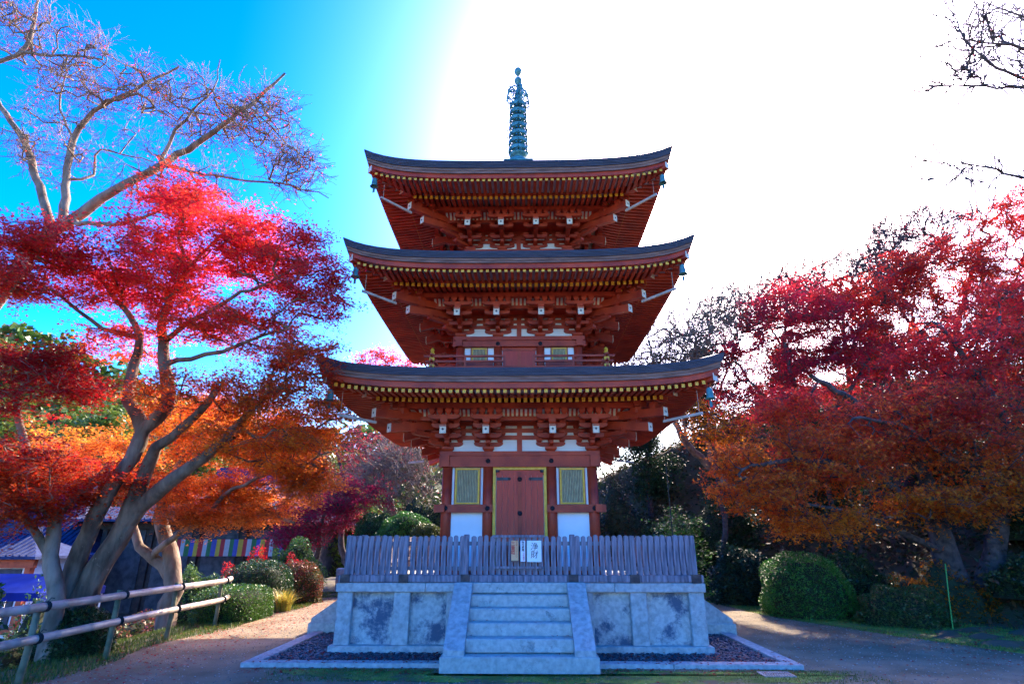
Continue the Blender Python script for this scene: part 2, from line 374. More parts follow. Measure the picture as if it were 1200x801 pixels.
        for i in range(n + 1):
            u = -(B + .5) + i * 2 * (B + .5) / n
            q = [(B + .525, .60), (B + .545, .66), (B + .60, .715), (B + .72, .76)]
            for (ra, za), (rb, zb_) in zip(q[:-1], q[1:]): mb.beam(fpt(k, u, ra, zp + za * s), fpt(k, u, rb, zp + zb_ * s), .042, .02, up=fpt(k, 0, 1, .3))
        mb.build('curved_ribs', M['cream'], pagoda)
        mb = MB(); vv = []
        for ra, za in ((B + .535, .60), (B + .56, .67), (B + .62, .725), (B + .74, .77)): vv += [fpt(k, -ra, ra, zp + za * s + .012), fpt(k, ra, ra, zp + za * s + .012)]
        mb.add(vv, [(0, 1, 3, 2), (2, 3, 5, 4), (4, 5, 7, 6)]); mb.build('rib_backing', M['red_dark'], pagoda)
    # --- brackets with tail rafters
    bm = bracket_mesh(s); tm, pm, te = tail_mesh(s)
    for k in range(4):
        for a in (-B, -b, b, B):
            p = fpt(k, a, B, zp + (.0006 if k % 2 else 0))
            br = inst(bm, 'bracket', pagoda, p, k * math.pi / 2)
            t = inst(tm, 'tail_rafter', br); t.location.z = .0
            e = inst(pm, 'end_plate', br, te)
    # diagonal brackets at the corners
    dm = MB(); q2 = math.sqrt(2)
    for o1, z in ((.34, .104), (.62, .24), (.80, .386)): arm_o(dm, o1 * q2, z * s, (z + .075) * s, .10)
    for o1, z in ((.26, .18), (.52, .318), (.78, .463)): blk(dm, 0, o1 * q2, z * s, (z + .055) * s, .15, .025)
    blk(dm, 0, .78 * q2, .52 * s, .70 * s, .15, .03)
    blk(dm, 0, 1.06 * q2, .62 * s, .74 * s, .12, .02)
    dme = dm.mesh('corner_bracket', M['red'])
    t1, p1, e1 = tail_mesh(s, True, .98, .30, .24, .11, .15); t2, p2, e2 = tail_mesh(s, True, 1.22, .53, .10, .12, .15)
    cb = MB(); cb.box(-.05, .05, -.05, .05, -.06, .12); cb.box(-.065, .065, -.065, .065, .12, .155)
    for k in range(4):
        rz = k * math.pi / 2 + math.pi / 4; p = fpt(k, B, B, zp)
        br = inst(dme, 'corner_bracket', pagoda, p, rz)
        inst(t1, 'tail_rafter', br); inst(p1, 'end_plate', br, e1); inst(t2, 'tail_rafter', br); inst(p2, 'end_plate', br, e2)
        po = MB(); po.box(-.045, .045, -.045, .045, .60 * s, .80 * s); po.box(-.04, .04, -.04, .04, .80 * s, .80 * s + .07, 1)
        m_ = po.mesh('corner_post', [M['red'], M['yellow']])
        for sg in (-1, 1): inst(m_, 'corner_post', pagoda, fpt(k, sg * (B + .84), B + .80, zp), 0)
    # --- roof
    roof = empty('roof', (0, 0, 0), parent=pagoda)
    rb, rf = B + 1.28, B + 1.88
    zt1, zt0, yb1, yb0, bt = [zp + v for v in rc['fly']] + [zp + v for v in rc['base']] + [0] if False else (zp + rc['fly'][1], zp + rc['fly'][0], zp + rc['base'][1], zp + rc['base'][0], 0)
    pitch = .117; sl_b, sl_f = .22, .10
    for tier, (rt, z0, z1, sl, lift, rin, wd) in enumerate(((rb, yb0, yb1, sl_b, .75, B + .70, .066), (rf, zt0, zt1, sl_f, .92, rb - .16, .060))):
        n = int(rt / pitch)
        for k in range(4):
            mb = MB()
            for i in range(-n, n + 1):
                u = i * pitch; fl = frise(u / E) * R * lift; rtt = rt + .03 * frise(u / E)
                ri = max(rin, abs(u) + .05)
                if ri > rtt - .04: continue
                liftin = fl * max(0, (ri - B) / (rtt - B)) ** 1.3
                zi = z0 + sl * (rtt - ri) + liftin; h = z1 - z0
                w = wd / 2
                vs = [fpt(k, u - w, ri, zi), fpt(k, u + w, ri, zi), fpt(k, u + w, ri, zi + h), fpt(k, u - w, ri, zi + h),
                      fpt(k, u - w, rtt, z0 + fl), fpt(k, u + w, rtt, z0 + fl), fpt(k, u + w, rtt, z1 + fl), fpt(k, u - w, rtt, z1 + fl)]
                mb.add(vs, [(0, 1, 2, 3), (7, 6, 5, 4), (0, 4, 5, 1), (1, 5, 6, 2), (2, 6, 7, 3), (3, 7, 4, 0)])
                w -= .002; g = -.002
                vs = [fpt(k, u + a * w, rr_, z + fl) for rr_ in (rtt - .001, rtt + .0035) for a, z in ((-1, z0 - g), (1, z0 - g), (1, z1 + g), (-1, z1 + g))]
                mb.add(vs, [(0, 1, 2, 3), (7, 6, 5, 4), (0, 4, 5, 1), (1, 5, 6, 2), (2, 6, 7, 3), (3, 7, 4, 0)], 1)
            mb.build(('base_rafters', 'flying_rafters')[tier], [M['red'], M['yellow']], roof)
        # soffit boards above the rafters
        sb = MB(); rs = [rin - .05, (rin + rt) / 2, rt + .0]
        zz = [z1 + .006 + sl * (rt - r) for r in rs]
        surf(sb, rs, zz, [lift * max(0, (r - B) / (rt - B)) ** 1.3 for r in rs], R, E, flare=.03); sb.build('soffit', M['soffit'], roof)
    kb = MB(); ring(kb, rb - .05, rb + .035, yb1 + .004, yb1 + .038, R * .75, E); kb.build('rafter_band', M['red'], roof)
    e0, e1_, e2_, e3 = rc['edge']    # fascia bottom, brown bottom, dark bottom, top (relative)
    mb = MB(); ring(mb, rf - .07, E - .11, zp + e0, zp + e1_, R * .94, E); mb.build('fascia', M['red'], roof)
    mb = MB(); ring(mb, rf - .07, E - .072, zp + e1_ + .001, zp + (e1_ + e2_) / 2, R * .96, E); ring(mb, rf - .07, E - .06, zp + (e1_ + e2_) / 2 + .001, zp + e2_ - .001, R * .98, E); mb.build('eave_board', M['edgewood'], roof)
    mb = MB(); nl = 5
    for i in range(nl):
        a = zp + e2_ + (e3 - e2_) * i / nl; c = zp + e2_ + (e3 - e2_) * (i + 1) / nl
        ring(mb, rf - .1, E - .045 + .045 * (i + 1) / nl, a + .001, c, R * (1 + .06 * i / nl), E, seg=24)
    mb.build('shingle_edge', M['shingle'], roof)
    mb = MB(); rs, zs = top
    surf(mb, [E] + rs, [zp + e3 + .004] + zs, [1.06] + [max(0, (r - B * .8) / (E - B * .8)) ** 2 for r in rs], R, E); mb.build('roof_surface', M['shingle'], roof)
    # hip ridges on top
    # hip rafters (two tiers) with white end plates, hanging pole, bell
    for k in range(4):
        rz = k * math.pi / 2 + math.pi / 4; q2 = math.sqrt(2)
        for (r0, r1, z0, z1, w, h) in ((B + .3, rb + .10, yb0 + .30, yb0 + R * .62 + .02, .13, .15), (rb - .25, rf + .05, zt0 + .06 + R * .55, zt0 + R * .90 + .035, .12, .12)):
            mb = MB(); mb.beam((0, -r0 * q2, z0), (0, -r1 * q2, z1), w, h); hr = inst(mb.mesh('hip_rafter', M['red']), 'hip_rafter', roof, (0, 0, 0), rz)
            pl = MB(); pl.box(-w / 2 - .004, w / 2 + .004, -r1 * q2 - .012, -r1 * q2, z1 - h / 2 - .004, z1 + h / 2 + .004); inst(pl.mesh('end_plate', M['cream']), 'end_plate', roof, (0, 0, 0), rz)
        mb = MB(); za = zp + .36 * s; ra, rb2 = (B + 1.18) * q2, (B + 1.72) * q2
        mb.beam((0, -ra, za), (0, -rb2, za + .03), .035, .045)
        inst(mb.mesh('hanging_pole', M['bamboo']), 'hanging_pole', roof, (0, 0, 0), rz)
        mb = MB(); mb.cyl((0, -ra - .03, za), (0, -ra - .03, zp + .62 * s), .005, n=5); inst(mb.mesh('pole_wire', M['bamboo']), 'pole_wire', roof, (0, 0, 0), rz); mb = MB(); mb.cyl((0, -rb2 + .06, za + .03), (0, -rb2 + .06, zp + .80 * s), .005, n=5)
        inst(mb.mesh('pole_wire', M['bamboo']), 'pole_wire', roof, (0, 0, 0), rz)
    return roof
def window(k, c, r, hw, z0, z1, nbar, fr):
    w = empty('window', (0, 0, 0), parent=pagoda)
    mb = MB(); f = fr
    mb.box(c - hw, c - hw + f, -r - .035, -r + .0, z0, z1, Mx=RZ[k]); mb.box(c + hw - f, c + hw, -r - .035, -r, z0, z1, Mx=RZ[k])
    mb.box(c - hw + f, c + hw - f, -r - .034, -r, z1 - f, z1 - .001, Mx=RZ[k]); mb.box(c - hw + f, c + hw - f, -r - .034, -r, z0 + .001, z0 + f * .8, Mx=RZ[k])
    mb.build('window_frame', M['yellow'], w)
    mb = MB(); mb.box(c - hw + f, c + hw - f, -r - .004, -r + .004, z0 + f, z1 - f, Mx=RZ[k]); mb.build('window_back', M['lattice_back'], w)
    mb = MB(); W = 2 * (hw - f); p = W / nbar
    for i in range(nbar):
        x = c - hw + f + (i + .5) * p
        Mz = RZ[k] @ Matrix.Translation((x, -r - .014, 0)) @ Matrix.Rotation(math.pi / 4, 4, 'Z')
        mb.box(-p * .27, p * .27, -p * .27, p * .27, z0 + f * .8, z1 - f, Mx=Mz)
    mb.build('lattice', M['lattice'], w)
def door(k, B, hw, z0, z1, main):
    d = empty('door', (0, 0, 0), parent=pagoda); r = B
    f = .054 if main else 0
    if main:
        mb = MB()
        mb.box(-hw, -hw + f, -r - .06, -r, z0, z1 - .002, Mx=RZ[k]); mb.box(hw - f, hw, -r - .06, -r, z0, z1 - .002, Mx=RZ[k]); mb.box(-hw + f, hw - f, -r - .059, -r, z1 - f, z1 - .003, Mx=RZ[k])
        mb.build('door_frame', M['yellow'], d)
        mb = MB()
        for sx in (-1, 1): mb.cyl(fpt(k, sx * (hw - f - .03), r + .05, z1 - f - .05), fpt(k, sx * (hw - f - .03), r + .05, z1 - f - .001), .035, n=10)
        mb.build('door_pivot', M['darkmetal'], d)
    if main:
        mb = MB(); mb.box(-hw + f, hw - f, -r - .02, -r - .0, z1 - f - .1, z1 - f - .002, Mx=RZ[k]); mb.build('door_header', M['red_dark'], d)
    z1 -= f + (.03 if main else .0)
    for sx in (-1, 1):
        mb = MB(); n = 4 if main else 1; w = (hw - f - .012) / n
        for i in range(n):
            a, c = sorted((sx * (.003 + i * w), sx * (.003 + (i + 1) * w - .004)))
            mb.box(a, c, -r - .03 - .003 * (i % 2), -r - .005, z0 + .01, z1 - .01, Mx=RZ[k])
        mb.build('door_leaf', M['red_dark'], d)
        if main:
            mb = MB(); a, c = sorted((sx * (hw - f - .02), sx * (hw - f - .27)))
            mb.box(a, c, -r - .042, -r - .034, z1 - .17, z1 - .115, Mx=RZ[k])
            mb.cyl(fpt(k, c if sx < 0 else a, r + .034, z1 - .1425), fpt(k, c if sx < 0 else a, r + .042, z1 - .1425), .027, n=8); mb.build('hinge_strap', M['darkmetal'], d)
    mb = MB(); mb.box(-.035, .035, -r - .05, -r - .03, z0 + .012, z1 - .012, Mx=RZ[k]); mb.build('meeting_stile', M['red'], d)
    if main:
        for z in (z1 - .15, (z0 + z1) / 2 + .1, z0 + .35):
            inst(nail_me, 'door_stud', d, mx=RZ[k] @ Matrix.Translation((0, -r - .05, z)) @ Matrix.Rotation(math.pi / 2, 4, 'X'))
def balcony(B, R_, z):
    bal = empty('balcony', (0, 0, 0), parent=pagoda); r = R_
    mb = MB(); mb.box(-r - .05, r + .05, -r - .05, r + .05, z - .05, z); mb.box(-r + .1, r - .1, -r + .1, r - .1, z - .3, z - .051)
    mb.build('balcony_floor', M['red'], bal)
    for k in range(4):
        mb = MB(); e = .001 * (k % 2)
        gap = .30
        for zr, h, ext in ((.07, .05, .12), (.20, .04, .14), (.31, .04, .17)):
            if k % 2 == 0 and zr > .1:
                for sx in (-1, 1):
                    a, c = sorted((sx * gap, sx * (r + ext))); mb.box(a, c, -r - .02 + e, -r + .02, z + zr - h / 2, z + zr + h / 2, Mx=RZ[k])
            else: mb.box(-r - ext, r + ext, -r - .02 + e, -r + .02, z + zr - h / 2 + e, z + zr + h / 2 - e, Mx=RZ[k])
        mb.build('railing', M['red'], bal)
        for a in (-r * .62, -gap, gap, r * .62):
            mb = MB(); mb.box(a - .022, a + .022, -r - .024, -r + .024, z, z + .33, Mx=RZ[k]); mb.build('railing_post', M['red'], bal)
        mb = MB(); Mz = RZ[k] @ Matrix.Translation((-r, -r, z)); 
        mb.box(-.035, .035, -.035, .035, 0, .36, Mx=Mz); mb.build('corner_newel', M['red'], bal)
        mb = MB()
        for zz in (.09, .24): mb.box(-.05, .05, -.05, .05, zz - .035, zz + .035, Mx=Mz)
        c = fpt(k, -r, r, z + .36); mb.lathe([(.04, 0), (.05, .02), (.03, .05), (.045, .08), (.03, .11), (0, .14)], c, 10)
        mb.build('yellow_fitting', M['yellow'], bal)
Z0 = 1.02
RC1 = dict(fly=(.72, .785), base=(.70, .785), edge=(.79, .89, .99, 1.12))
RC2 = dict(fly=(.635, .69), base=(.615, .70), edge=(.695, .79, .88, 1.00))
RC3 = dict(fly=(.58, .635), base=(.56, .645), edge=(.64, .73, .84, .98))
storey(0, Z0, 3.30, 1.0, 1.42, .62, 3.47, .23, RC1, ([3.0, 2.6, 2.1, 1.6, 1.2], [4.47, 4.53, 4.61, 4.70, 4.80]))
balcony(1.26, 1.78, 4.88)
storey(1, 4.79, 5.77, .88, 1.26, .455, 3.295, .29, RC2, ([2.9, 2.5, 2.0, 1.5, 1.0], [6.83, 6.90, 7.00, 7.10, 7.2]))
balcony(1.12, 1.62, 7.12)
storey(2, 7.21, 7.97, .85, 1.12, .385, 3.135, .28, RC3, ([2.7, 2.2, 1.7, 1.2, .8, .4, .30], [9.10, 9.34, 9.66, 10.05, 10.42, 10.85, 10.95]))
# spire
def zat(py): 
    a = PITCH + math.atan((400.5 - py) / FPX); return CAMP.z + PY * math.tan(a)
sp = empty('spire', (0, 0, 0), parent=pagoda)
mb = MB(); mb.box(-.34, .34, -.34, .34, 10.86, 11.14); mb.box(-.39, .39, -.39, .39, 11.14, 11.18); mb.build('spire_base', M['bronze'], sp)
mb = MB(); mb.lathe([(.30, 0), (.31, .1), (.24, .22), (.12, .27), (.10, .30), (.20, .36), (.26, .40), (.10, .42)], (0, 0, 11.18), 20); mb.build('inverted_bowl', M['bronze'], sp, True)
zlo, zhi = zat(186), zat(126)
st = (zhi - zlo) / 6.9
mb = MB(); mb.cyl((0, 0, 11.1), (0, 0, zat(100)), .10, .05, n=12); mb.build('spire_shaft', M['bronze'], sp, True)
for i in range(9):
    z = zhi - i * st
    if z < 11.5: break
    R_ = .235 + .006 * i; mb = MB()
    mb.lathe([(R_ - .04, -.05), (R_ + .005, -.055), (R_ + .014, .045), (R_ - .03, .05), (R_ - .04, -.05)], (0, 0, z), 28)
    mb.lathe([(.075, -.07), (.095, -.05), (.095, .05), (.07, .07)], (0, 0, z), 14)
    for j in range(8):
        a = j * math.pi / 4; c, s_ = math.cos(a), math.sin(a)
        mb.beam((.08 * c, .08 * s_, z), (R_ * c, R_ * s_, z), .05, .02)
        mb.tube([((R_ + .01) * c, (R_ + .01) * s_, z - .02), ((R_ + .05) * c, (R_ + .05) * s_, z - .01), ((R_ + .055) * c, (R_ + .055) * s_, z - .06)], [.012, .014, .02], 6)
    mb.build('spire_ring', M['bronze'], sp)
# water-flame ornament: four openwork wings
zw0, zw1 = zat(124), zat(104)
for k in range(4):
    rr = random.Random(5); mb = MB(); H = zw1 - zw0
    Mz = Matrix.Rotation(k * math.pi / 2 + .35, 4, 'Z')
    def wp(a, t, Mz=Mz): return Mz @ Vector((a, 0, zw0 + t * H))
    out = [(.05, 0), (.30, .0), (.34, .25), (.31, .5), (.30, .78), (.20, .98), (.12, 1.12), (.05, 1.1)]
    mb.tube([wp(*p) for p in out], .024, 6)
    for j in range(16):
        t = .08 + .86 * rr.random(); x = .08 + .2 * rr.random(); q = .05 + .03 * rr.random(); a0 = rr.random() * 6
        mb.tube([wp(x + q * math.cos(a0 + w * .9) * (1 - w * .1), t + q / H * math.sin(a0 + w * .9) * (1 - w * .1)) for w in range(6)], .02, 5)
    for j in range(7):
        x, t = out[1][0] + .02, .08 + j * .14
        x = .33 - .02 * j; mb.tube([wp(x, t), wp(x + .035, t + .05), wp(x + .02, t + .1)], [.014, .012, .004], 5)
    mb.build('flame_ornament', M['bronze'], sp)
mb = MB(); zb1, zb2 = zat(95), zat(84)
for z, r in ((zb1, .115), (zb2, .115)): mb.lathe([(.03, -.17), (.06, -.12), (r * .8, -.08), (r, 0), (r * .8, .07), (.05, .115), (.02, .15)], (0, 0, z), 16)
mb.cyl((0, 0, zat(100)), (0, 0, zat(80)), .03, .02, n=8); mb.cyl((0, 0, zat(82)), (0, 0, zat(75)), .008, .004, n=6); mb.build('jewel_finial', M['bronze'], sp, True)
# wind bells hung from the hip rafters: things of their own
bell_me = MB()
bell_me.lathe([(0, .0), (.035, -.005), (.05, -.03), (.055, -.10), (.058, -.16), (.085, -.20), (.08, -.20), (.05, -.16), (.045, -.05), (0, -.03)], n=16)
bell_me = bell_me.mesh('bell_body', M['bronze'], True)
hook_me = MB().tube([(0, 0, .14), (0, 0, .02), (0, 0, -.02)], .006, 5).mesh('hook', M['darkmetal'])
clap_me = MB(); clap_me.tube([(0, 0, -.04), (0, 0, -.24)], .005, 5); clap_me.box(-.03, .03, -.003, .003, -.34, -.24); clap_me = clap_me.mesh('clapper', M['bronze'])
names = ['lowest', 'middle', 'top']
for i, (zp, B, rc, R) in enumerate(((3.30, 1.42, RC1, .23), (5.77, 1.26, RC2, .29), (7.97, 1.12, RC3, .28))):
    for sx, side in ((-1, 'left'), (1, 'right')):
        r = B + 1.84; z = zp + rc['fly'][0] + R * .9 - .12
        w = empty('wind_bell', (PX + sx * r, PY - r, z)); w.rotation_euler.z = .5 * sx
        tag(w, 'blue-green bronze wind bell under the %s front corner of the %s roof' % (side, names[i]), 'wind bell', 'wind bells under the pagoda roof corners')
        inst(bell_me, 'bell_body', w); inst(hook_me, 'hook', w); inst(clap_me, 'clapper', w)
# ============================================================ platform, stairs, kerb, gravel
plat = empty('stone_platform', (PX, PY, 0)); tag(plat, 'pale granite platform with stained recessed panels beneath the pagoda', 'platform')
HB = 2.90
mb = MB(); mb.box(-HB + .1, HB - .1, -HB + .1, HB - .1, .0, .95); mb.build('panel', M['stone_panel'], plat)
mb = MB(); mb.box(-HB + .012, HB - .012, -HB + .012, HB - .012, .87, .98); mb.build('deck', M['stone'], plat)
for k in range(4):
    for j, (a, c) in enumerate(((-HB - .03, -1.5), (-1.497, 0), (.003, 1.5), (1.503, HB + .03))):
        mb = MB(); a2, c2 = a, c
        if k % 2: a2 = max(a, -HB + .42); c2 = min(c, HB - .42)
        mb.bevbox(a2, c2, -HB - .03, -HB + .42, .875, 1.01, .012)
        o = mb.build('coping_stone', M['stone'], plat); o.rotation_euler.z = k * math.pi / 2
    for j, (a, c) in enumerate(((-HB - .06, -1.0), (-.997, 1.0), (1.003, HB + .06))):
        mb = MB(); a2, c2 = a, c
        if k % 2: a2 = max(a, -HB + .25); c2 = min(c, HB - .25)
        mb.bevbox(a2, c2, -HB - .06, -HB + .25, -.02, .125, .01); o = mb.build('plinth_stone', M['stone'], plat); o.rotation_euler.z = k * math.pi / 2
    for a, c in ((-HB, -2.66), (-2.0, -1.74), (-1.16, -1.06), (1.06, 1.16), (1.74, 2.0), (2.66, HB)):
        mb = MB(); a2, c2 = a, c
        if k % 2 and a < -2.8: a2 = -HB + .16
        if k % 2 and c > 2.8: c2 = HB - .16
        mb.bevbox(a2, c2, -HB, -HB + .16, .12, .88, .012); o = mb.build('pilaster', M['stone'], plat); o.rotation_euler.z = k * math.pi / 2
mat_mort = M['stone']
STEP = [(8.42, .38), (8.68, .54), (8.94, .70), (9.20, .86)]
def stairs():
    st = empty('stone_stairs', (PX, 9.46, 0))
    yo = -9.46
    mb = MB(); mb.bevbox(-1.06, 1.06, 8.20 + yo, 9.0 + yo, -.02, .20, .012); mb.build('landing_step', M['stone_step'], st)
    for y, z in STEP:
        mb = MB(); mb.bevbox(-.75, .75, y + yo, 9.43 + yo, z - .17, z, .014); mb.build('step', M['stone_step'], st)
    mb = MB(); mb.bevbox(-.75, .75, 9.40 + yo, 9.56 + yo, .868, 1.02, .012); mb.build('step', M['stone_step'], st)
    for sx in (-1, 1):
        mb = MB(); pr = [(8.24 + yo, .20), (8.24 + yo, .27), (9.34 + yo, 1.025), (9.47 + yo, 1.025), (9.44 + yo, .20)]
        a, c = sorted((sx * .74, sx * 1.02)); mb.prism(pr, a, c, lambda p, t: (t, p[0], p[1])); mb.build('cheek_stone', M['stone'], st)
    return st
s0 = stairs(); tag(s0, 'worn pale granite stairs with sloping cheek stones climbing to the fence', 'stairs')
for lab, loc, rz in (('stone stairs going up the left side of the platform', (PX - 2.72, PY, 0), -math.pi / 2), ('stone stairs going up the right side of the platform', (PX + 2.72, PY, 0), math.pi / 2)):
    c = copy_tree(s0); c.location = loc; c.rotation_euler.z = rz; tag(c, lab)
kerb = empty('stone_kerb', (PX, PY, 0)); tag(kerb, 'low square granite kerb framing the dark gravel around the platform', 'kerb')
HK = 3.86
for k in range(4):
    cuts = [-HK, -2.3, -1.065] if k != 2 else [-HK, -1.3, 1.3, HK]
    segs = list(zip(cuts[:-1], cuts[1:]))
    if k != 2: segs += [(1.065, 2.1), (2.103, HK)]
    for a, c in segs:
        mb = MB(); a2, c2 = a, c - .004
        if k % 2: a2 = max(a, -HK + .21); c2 = min(c, HK - .21)
        mb.bevbox(a2, c2, -HK, -HK + .205, -.04, .062, .008); o = mb.build('kerb_stone', M['stone'], kerb); o.rotation_euler.z = k * math.pi / 2
def instance_scatter(name, tv, tf, P, S, Q, mat, cols=None, attr='leafcol', smooth=False):
    "one mesh out of many little shapes: tv template verts (m,3), tf list of faces, P positions, S scales, Q rotation matrices (n,3,3)"
    tv = np.asarray(tv, float); n = len(P); m = len(tv)
    V = np.einsum('nij,mj->nmi', Q, tv) * np.asarray(S).reshape(n, 1, -1) + np.asarray(P)[:, None, :]
    V = V.reshape(-1, 3)
    lens = np.array([len(f) for f in tf]); fl = np.concatenate([np.array(f) for f in tf])
    loops = (fl[None, :] + (np.arange(n) * m)[:, None]).ravel()
    tot = np.tile(lens, n); start = np.concatenate([[0], np.cumsum(tot)[:-1]])
    me = bpy.data.meshes.new(name); me.vertices.add(len(V)); me.vertices.foreach_set('co', V.astype(np.float32).ravel())
    me.loops.add(len(loops)); me.loops.foreach_set('vertex_index', loops.astype(np.int32))
    me.polygons.add(len(tot)); me.polygons.foreach_set('loop_start', start.astype(np.int32)); me.polygons.foreach_set('loop_total', tot.astype(np.int32))
    if smooth: me.polygons.foreach_set('use_smooth', np.ones(len(tot), bool))
    me.update(calc_edges=True); me.materials.append(mat)
    if cols is not None:
        at_ = me.attributes.new(attr, 'FLOAT_COLOR', 'FACE'); c = np.ones((n, len(lens), 4), np.float32); c[..., :3] = np.asarray(cols)[:, None, :]
        at_.data.foreach_set('color', c.ravel())
    o = bpy.data.objects.new(name, me); COL.objects.link(o); return o
def rots(n, rng, tilt=None):
    "random rotations; tilt limits the angle from horizontal"
    yaw = rng.uniform(0, 2 * np.pi, n)
    t = rng.uniform(0, np.pi, n) if tilt is None else np.abs(rng.normal(0, tilt, n)); az = rng.uniform(0, 2 * np.pi, n)
    c, s = np.cos(yaw), np.sin(yaw); Zr = np.zeros((n, 3, 3)); Zr[:, 0, 0] = c; Zr[:, 0, 1] = -s; Zr[:, 1, 0] = s; Zr[:, 1, 1] = c; Zr[:, 2, 2] = 1
    ax = np.stack([np.cos(az), np.sin(az), np.zeros(n)], 1); K = np.zeros((n, 3, 3)); K[:, 0, 1] = -ax[:, 2]; K[:, 0, 2] = ax[:, 1]; K[:, 1, 0] = ax[:, 2]; K[:, 1, 2] = -ax[:, 0]; K[:, 2, 0] = -ax[:, 1]; K[:, 2, 1] = ax[:, 0]
    I = np.eye(3)[None]; Rt = I + np.sin(t)[:, None, None] * K + (1 - np.cos(t))[:, None, None] * (K @ K)
    return Rt @ Zr
sheet('gravel_base', [(PX - HK + .1, PY - HK + .1), (PX + HK - .1, PY - HK + .1), (PX + HK - .1, PY + HK - .1), (PX - HK + .1, PY + HK - .1)], .012, pmat('gravel_earth', (.03, .025, .03), (.07, .06, .07), 20, .9), sub=1)
rng = np.random.default_rng(11)
def ico():
    t = (1 + 5 ** .5) / 2; v = np.array([(-1, t, 0), (1, t, 0), (-1, -t, 0), (1, -t, 0), (0, -1, t), (0, 1, t), (0, -1, -t), (0, 1, -t), (t, 0, -1), (t, 0, 1), (-t, 0, -1), (-t, 0, 1)], float)
    v /= np.linalg.norm(v[0]); f = [(0, 11, 5), (0, 5, 1), (0, 1, 7), (0, 7, 10), (0, 10, 11), (1, 5, 9), (5, 11, 4), (11, 10, 2), (10, 7, 6), (7, 1, 8), (3, 9, 4), (3, 4, 2), (3, 2, 6), (3, 6, 8), (3, 8, 9), (4, 9, 5), (2, 4, 11), (6, 2, 10), (8, 6, 7), (9, 8, 1)]
    return v, f
iv, if_ = ico()
P = rng.uniform(-HK + .22, HK - .22, (42000, 2)); m_ = (np.abs(P) > HB + .05).any(1) & (P[:, 1] < 1.5); P = P[m_]
n = len(P); P3 = np.stack([P[:, 0] + PX, P[:, 1] + PY, .018 + rng.uniform(0, .022, n)], 1)
S = rng.uniform(.012, .027, n)[:, None] * np.array([[1.2, 1, .65]]) * rng.uniform(.8, 1.2, (n, 3))
gc = np.array([(.035, .03, .045), (.08, .07, .09), (.055, .045, .06), (.16, .14, .15), (.09, .05, .05), (.03, .03, .05)])[rng.choice(6, n, p=[.3, .22, .25, .06, .07, .1])]
def attrmat(name, rough):
    m = bpy.data.materials.new(name); m.use_nodes = True; a = m.node_tree.nodes.new('ShaderNodeAttribute'); a.attribute_name = 'leafcol'
    b = m.node_tree.nodes['Principled BSDF']; b.inputs['Roughness'].default_value = rough; m.node_tree.links.new(a.outputs['Color'], b.inputs['Base Color']); return m
pebb = attrmat('pebbles', .45); g = instance_scatter('gravel', iv, if_, P3, S, rots(n, rng), pebb, gc); tag(g, kind='stuff', label='dark purple-grey pebbles filling the bed inside the kerb')
# ============================================================ picket fence on the platform edge
fence = empty('picket_fence', (PX, PY, 1.02)); tag(fence, 'weathered grey wooden picket fence standing on the stone platform', 'fence')
FR = 2.80
rr = random.Random(4)
def picket(k, u, wd=.078, h=.56, lean=0):
    mb = MB(); x0, x1 = -wd / 2, wd / 2; z0 = .108; z1 = z0 + h + .03; c = wd * .3
    pr = [(x0, z0), (x1, z0), (x1, z1 - .02), (x1 - c, z1), (x0 + c, z1), (x0, z1 - .02)]
    mb.prism(pr, -.011, .011, lambda p, t: (p[0], t, p[1])); me = mb.mesh('picket', M['wood'])
    inst(me, 'picket', fence, mx=RZ[k] @ Matrix.Translation((u, -FR - .05, 0)) @ Matrix.Rotation(lean, 4, 'Y'))
postx = [-FR, -1.86, -.87, .86, 1.83, FR]
NP = 56
for i in range(NP):
    u = -FR + .07 + i * (2 * FR - .14) / (NP - 1)
    if min(abs(u - p) for p in postx) < .058: continue
    picket(0, u, .078 + rr.uniform(-.006, .006), .565 + rr.uniform(-.012, .012), rr.gauss(0, .006))
for k in (1, 2, 3):
    mb = MB(); n = 50
    for i in range(n):
        u = -FR + .07 + i * (2 * FR - .14) / (n - 1)
        mb.box(u - .038, u + .038, -FR - .06, -FR - .038, .108, .70 + rr.uniform(-.01, .01), Mx=RZ[k])
    o = mb.build('side_pickets', M['wood'], fence)
for k in range(4):
    for i, p in enumerate(postx if k == 0 else postx[1:-1] + ([FR] if k == 1 or True else [])):
        if k in (1, 3) and abs(p) == FR and k == 3: continue
        mb = MB(); mb.bevbox(p - .042, p + .042, -FR - .085, -FR + .0, -.005, .70 + (.02 if i in (2, 3) else .0), .008); o = mb.build('post', M['wood'], fence); o.rotation_euler.z = k * math.pi / 2
        mb = MB(); mb.box(p - .075, p + .075, -FR - .135, -FR + .03, -.008, .115, Mx=RZ[k]); mb.build('post_foot', M['bark_dark'], fence)
    L = FR - .04 if k % 2 else FR + .12
    mb = MB(); mb.bevbox(-L, L, -FR - .115, -FR + .01, .0, .105, .008); o = mb.build('sill_beam', M['wood'], fence); o.rotation_euler.z = k * math.pi / 2
    mb = MB(); e = .001 * (k % 2)
    for z in (.20, .58): mb.box(-FR, FR, -FR - .034, -FR + .012 + e, z - .03 + e, z + .03, Mx=RZ[k])
    mb.build('rail', M['wood'], fence)
mb = MB(); mb.box(-.44, .40, -FR - .105, -FR - .062, .672, .71); mb.box(-.42, .38, -FR - .1, -FR - .064, .20, .235); mb.build('gate_rail', M['wood'], fence)
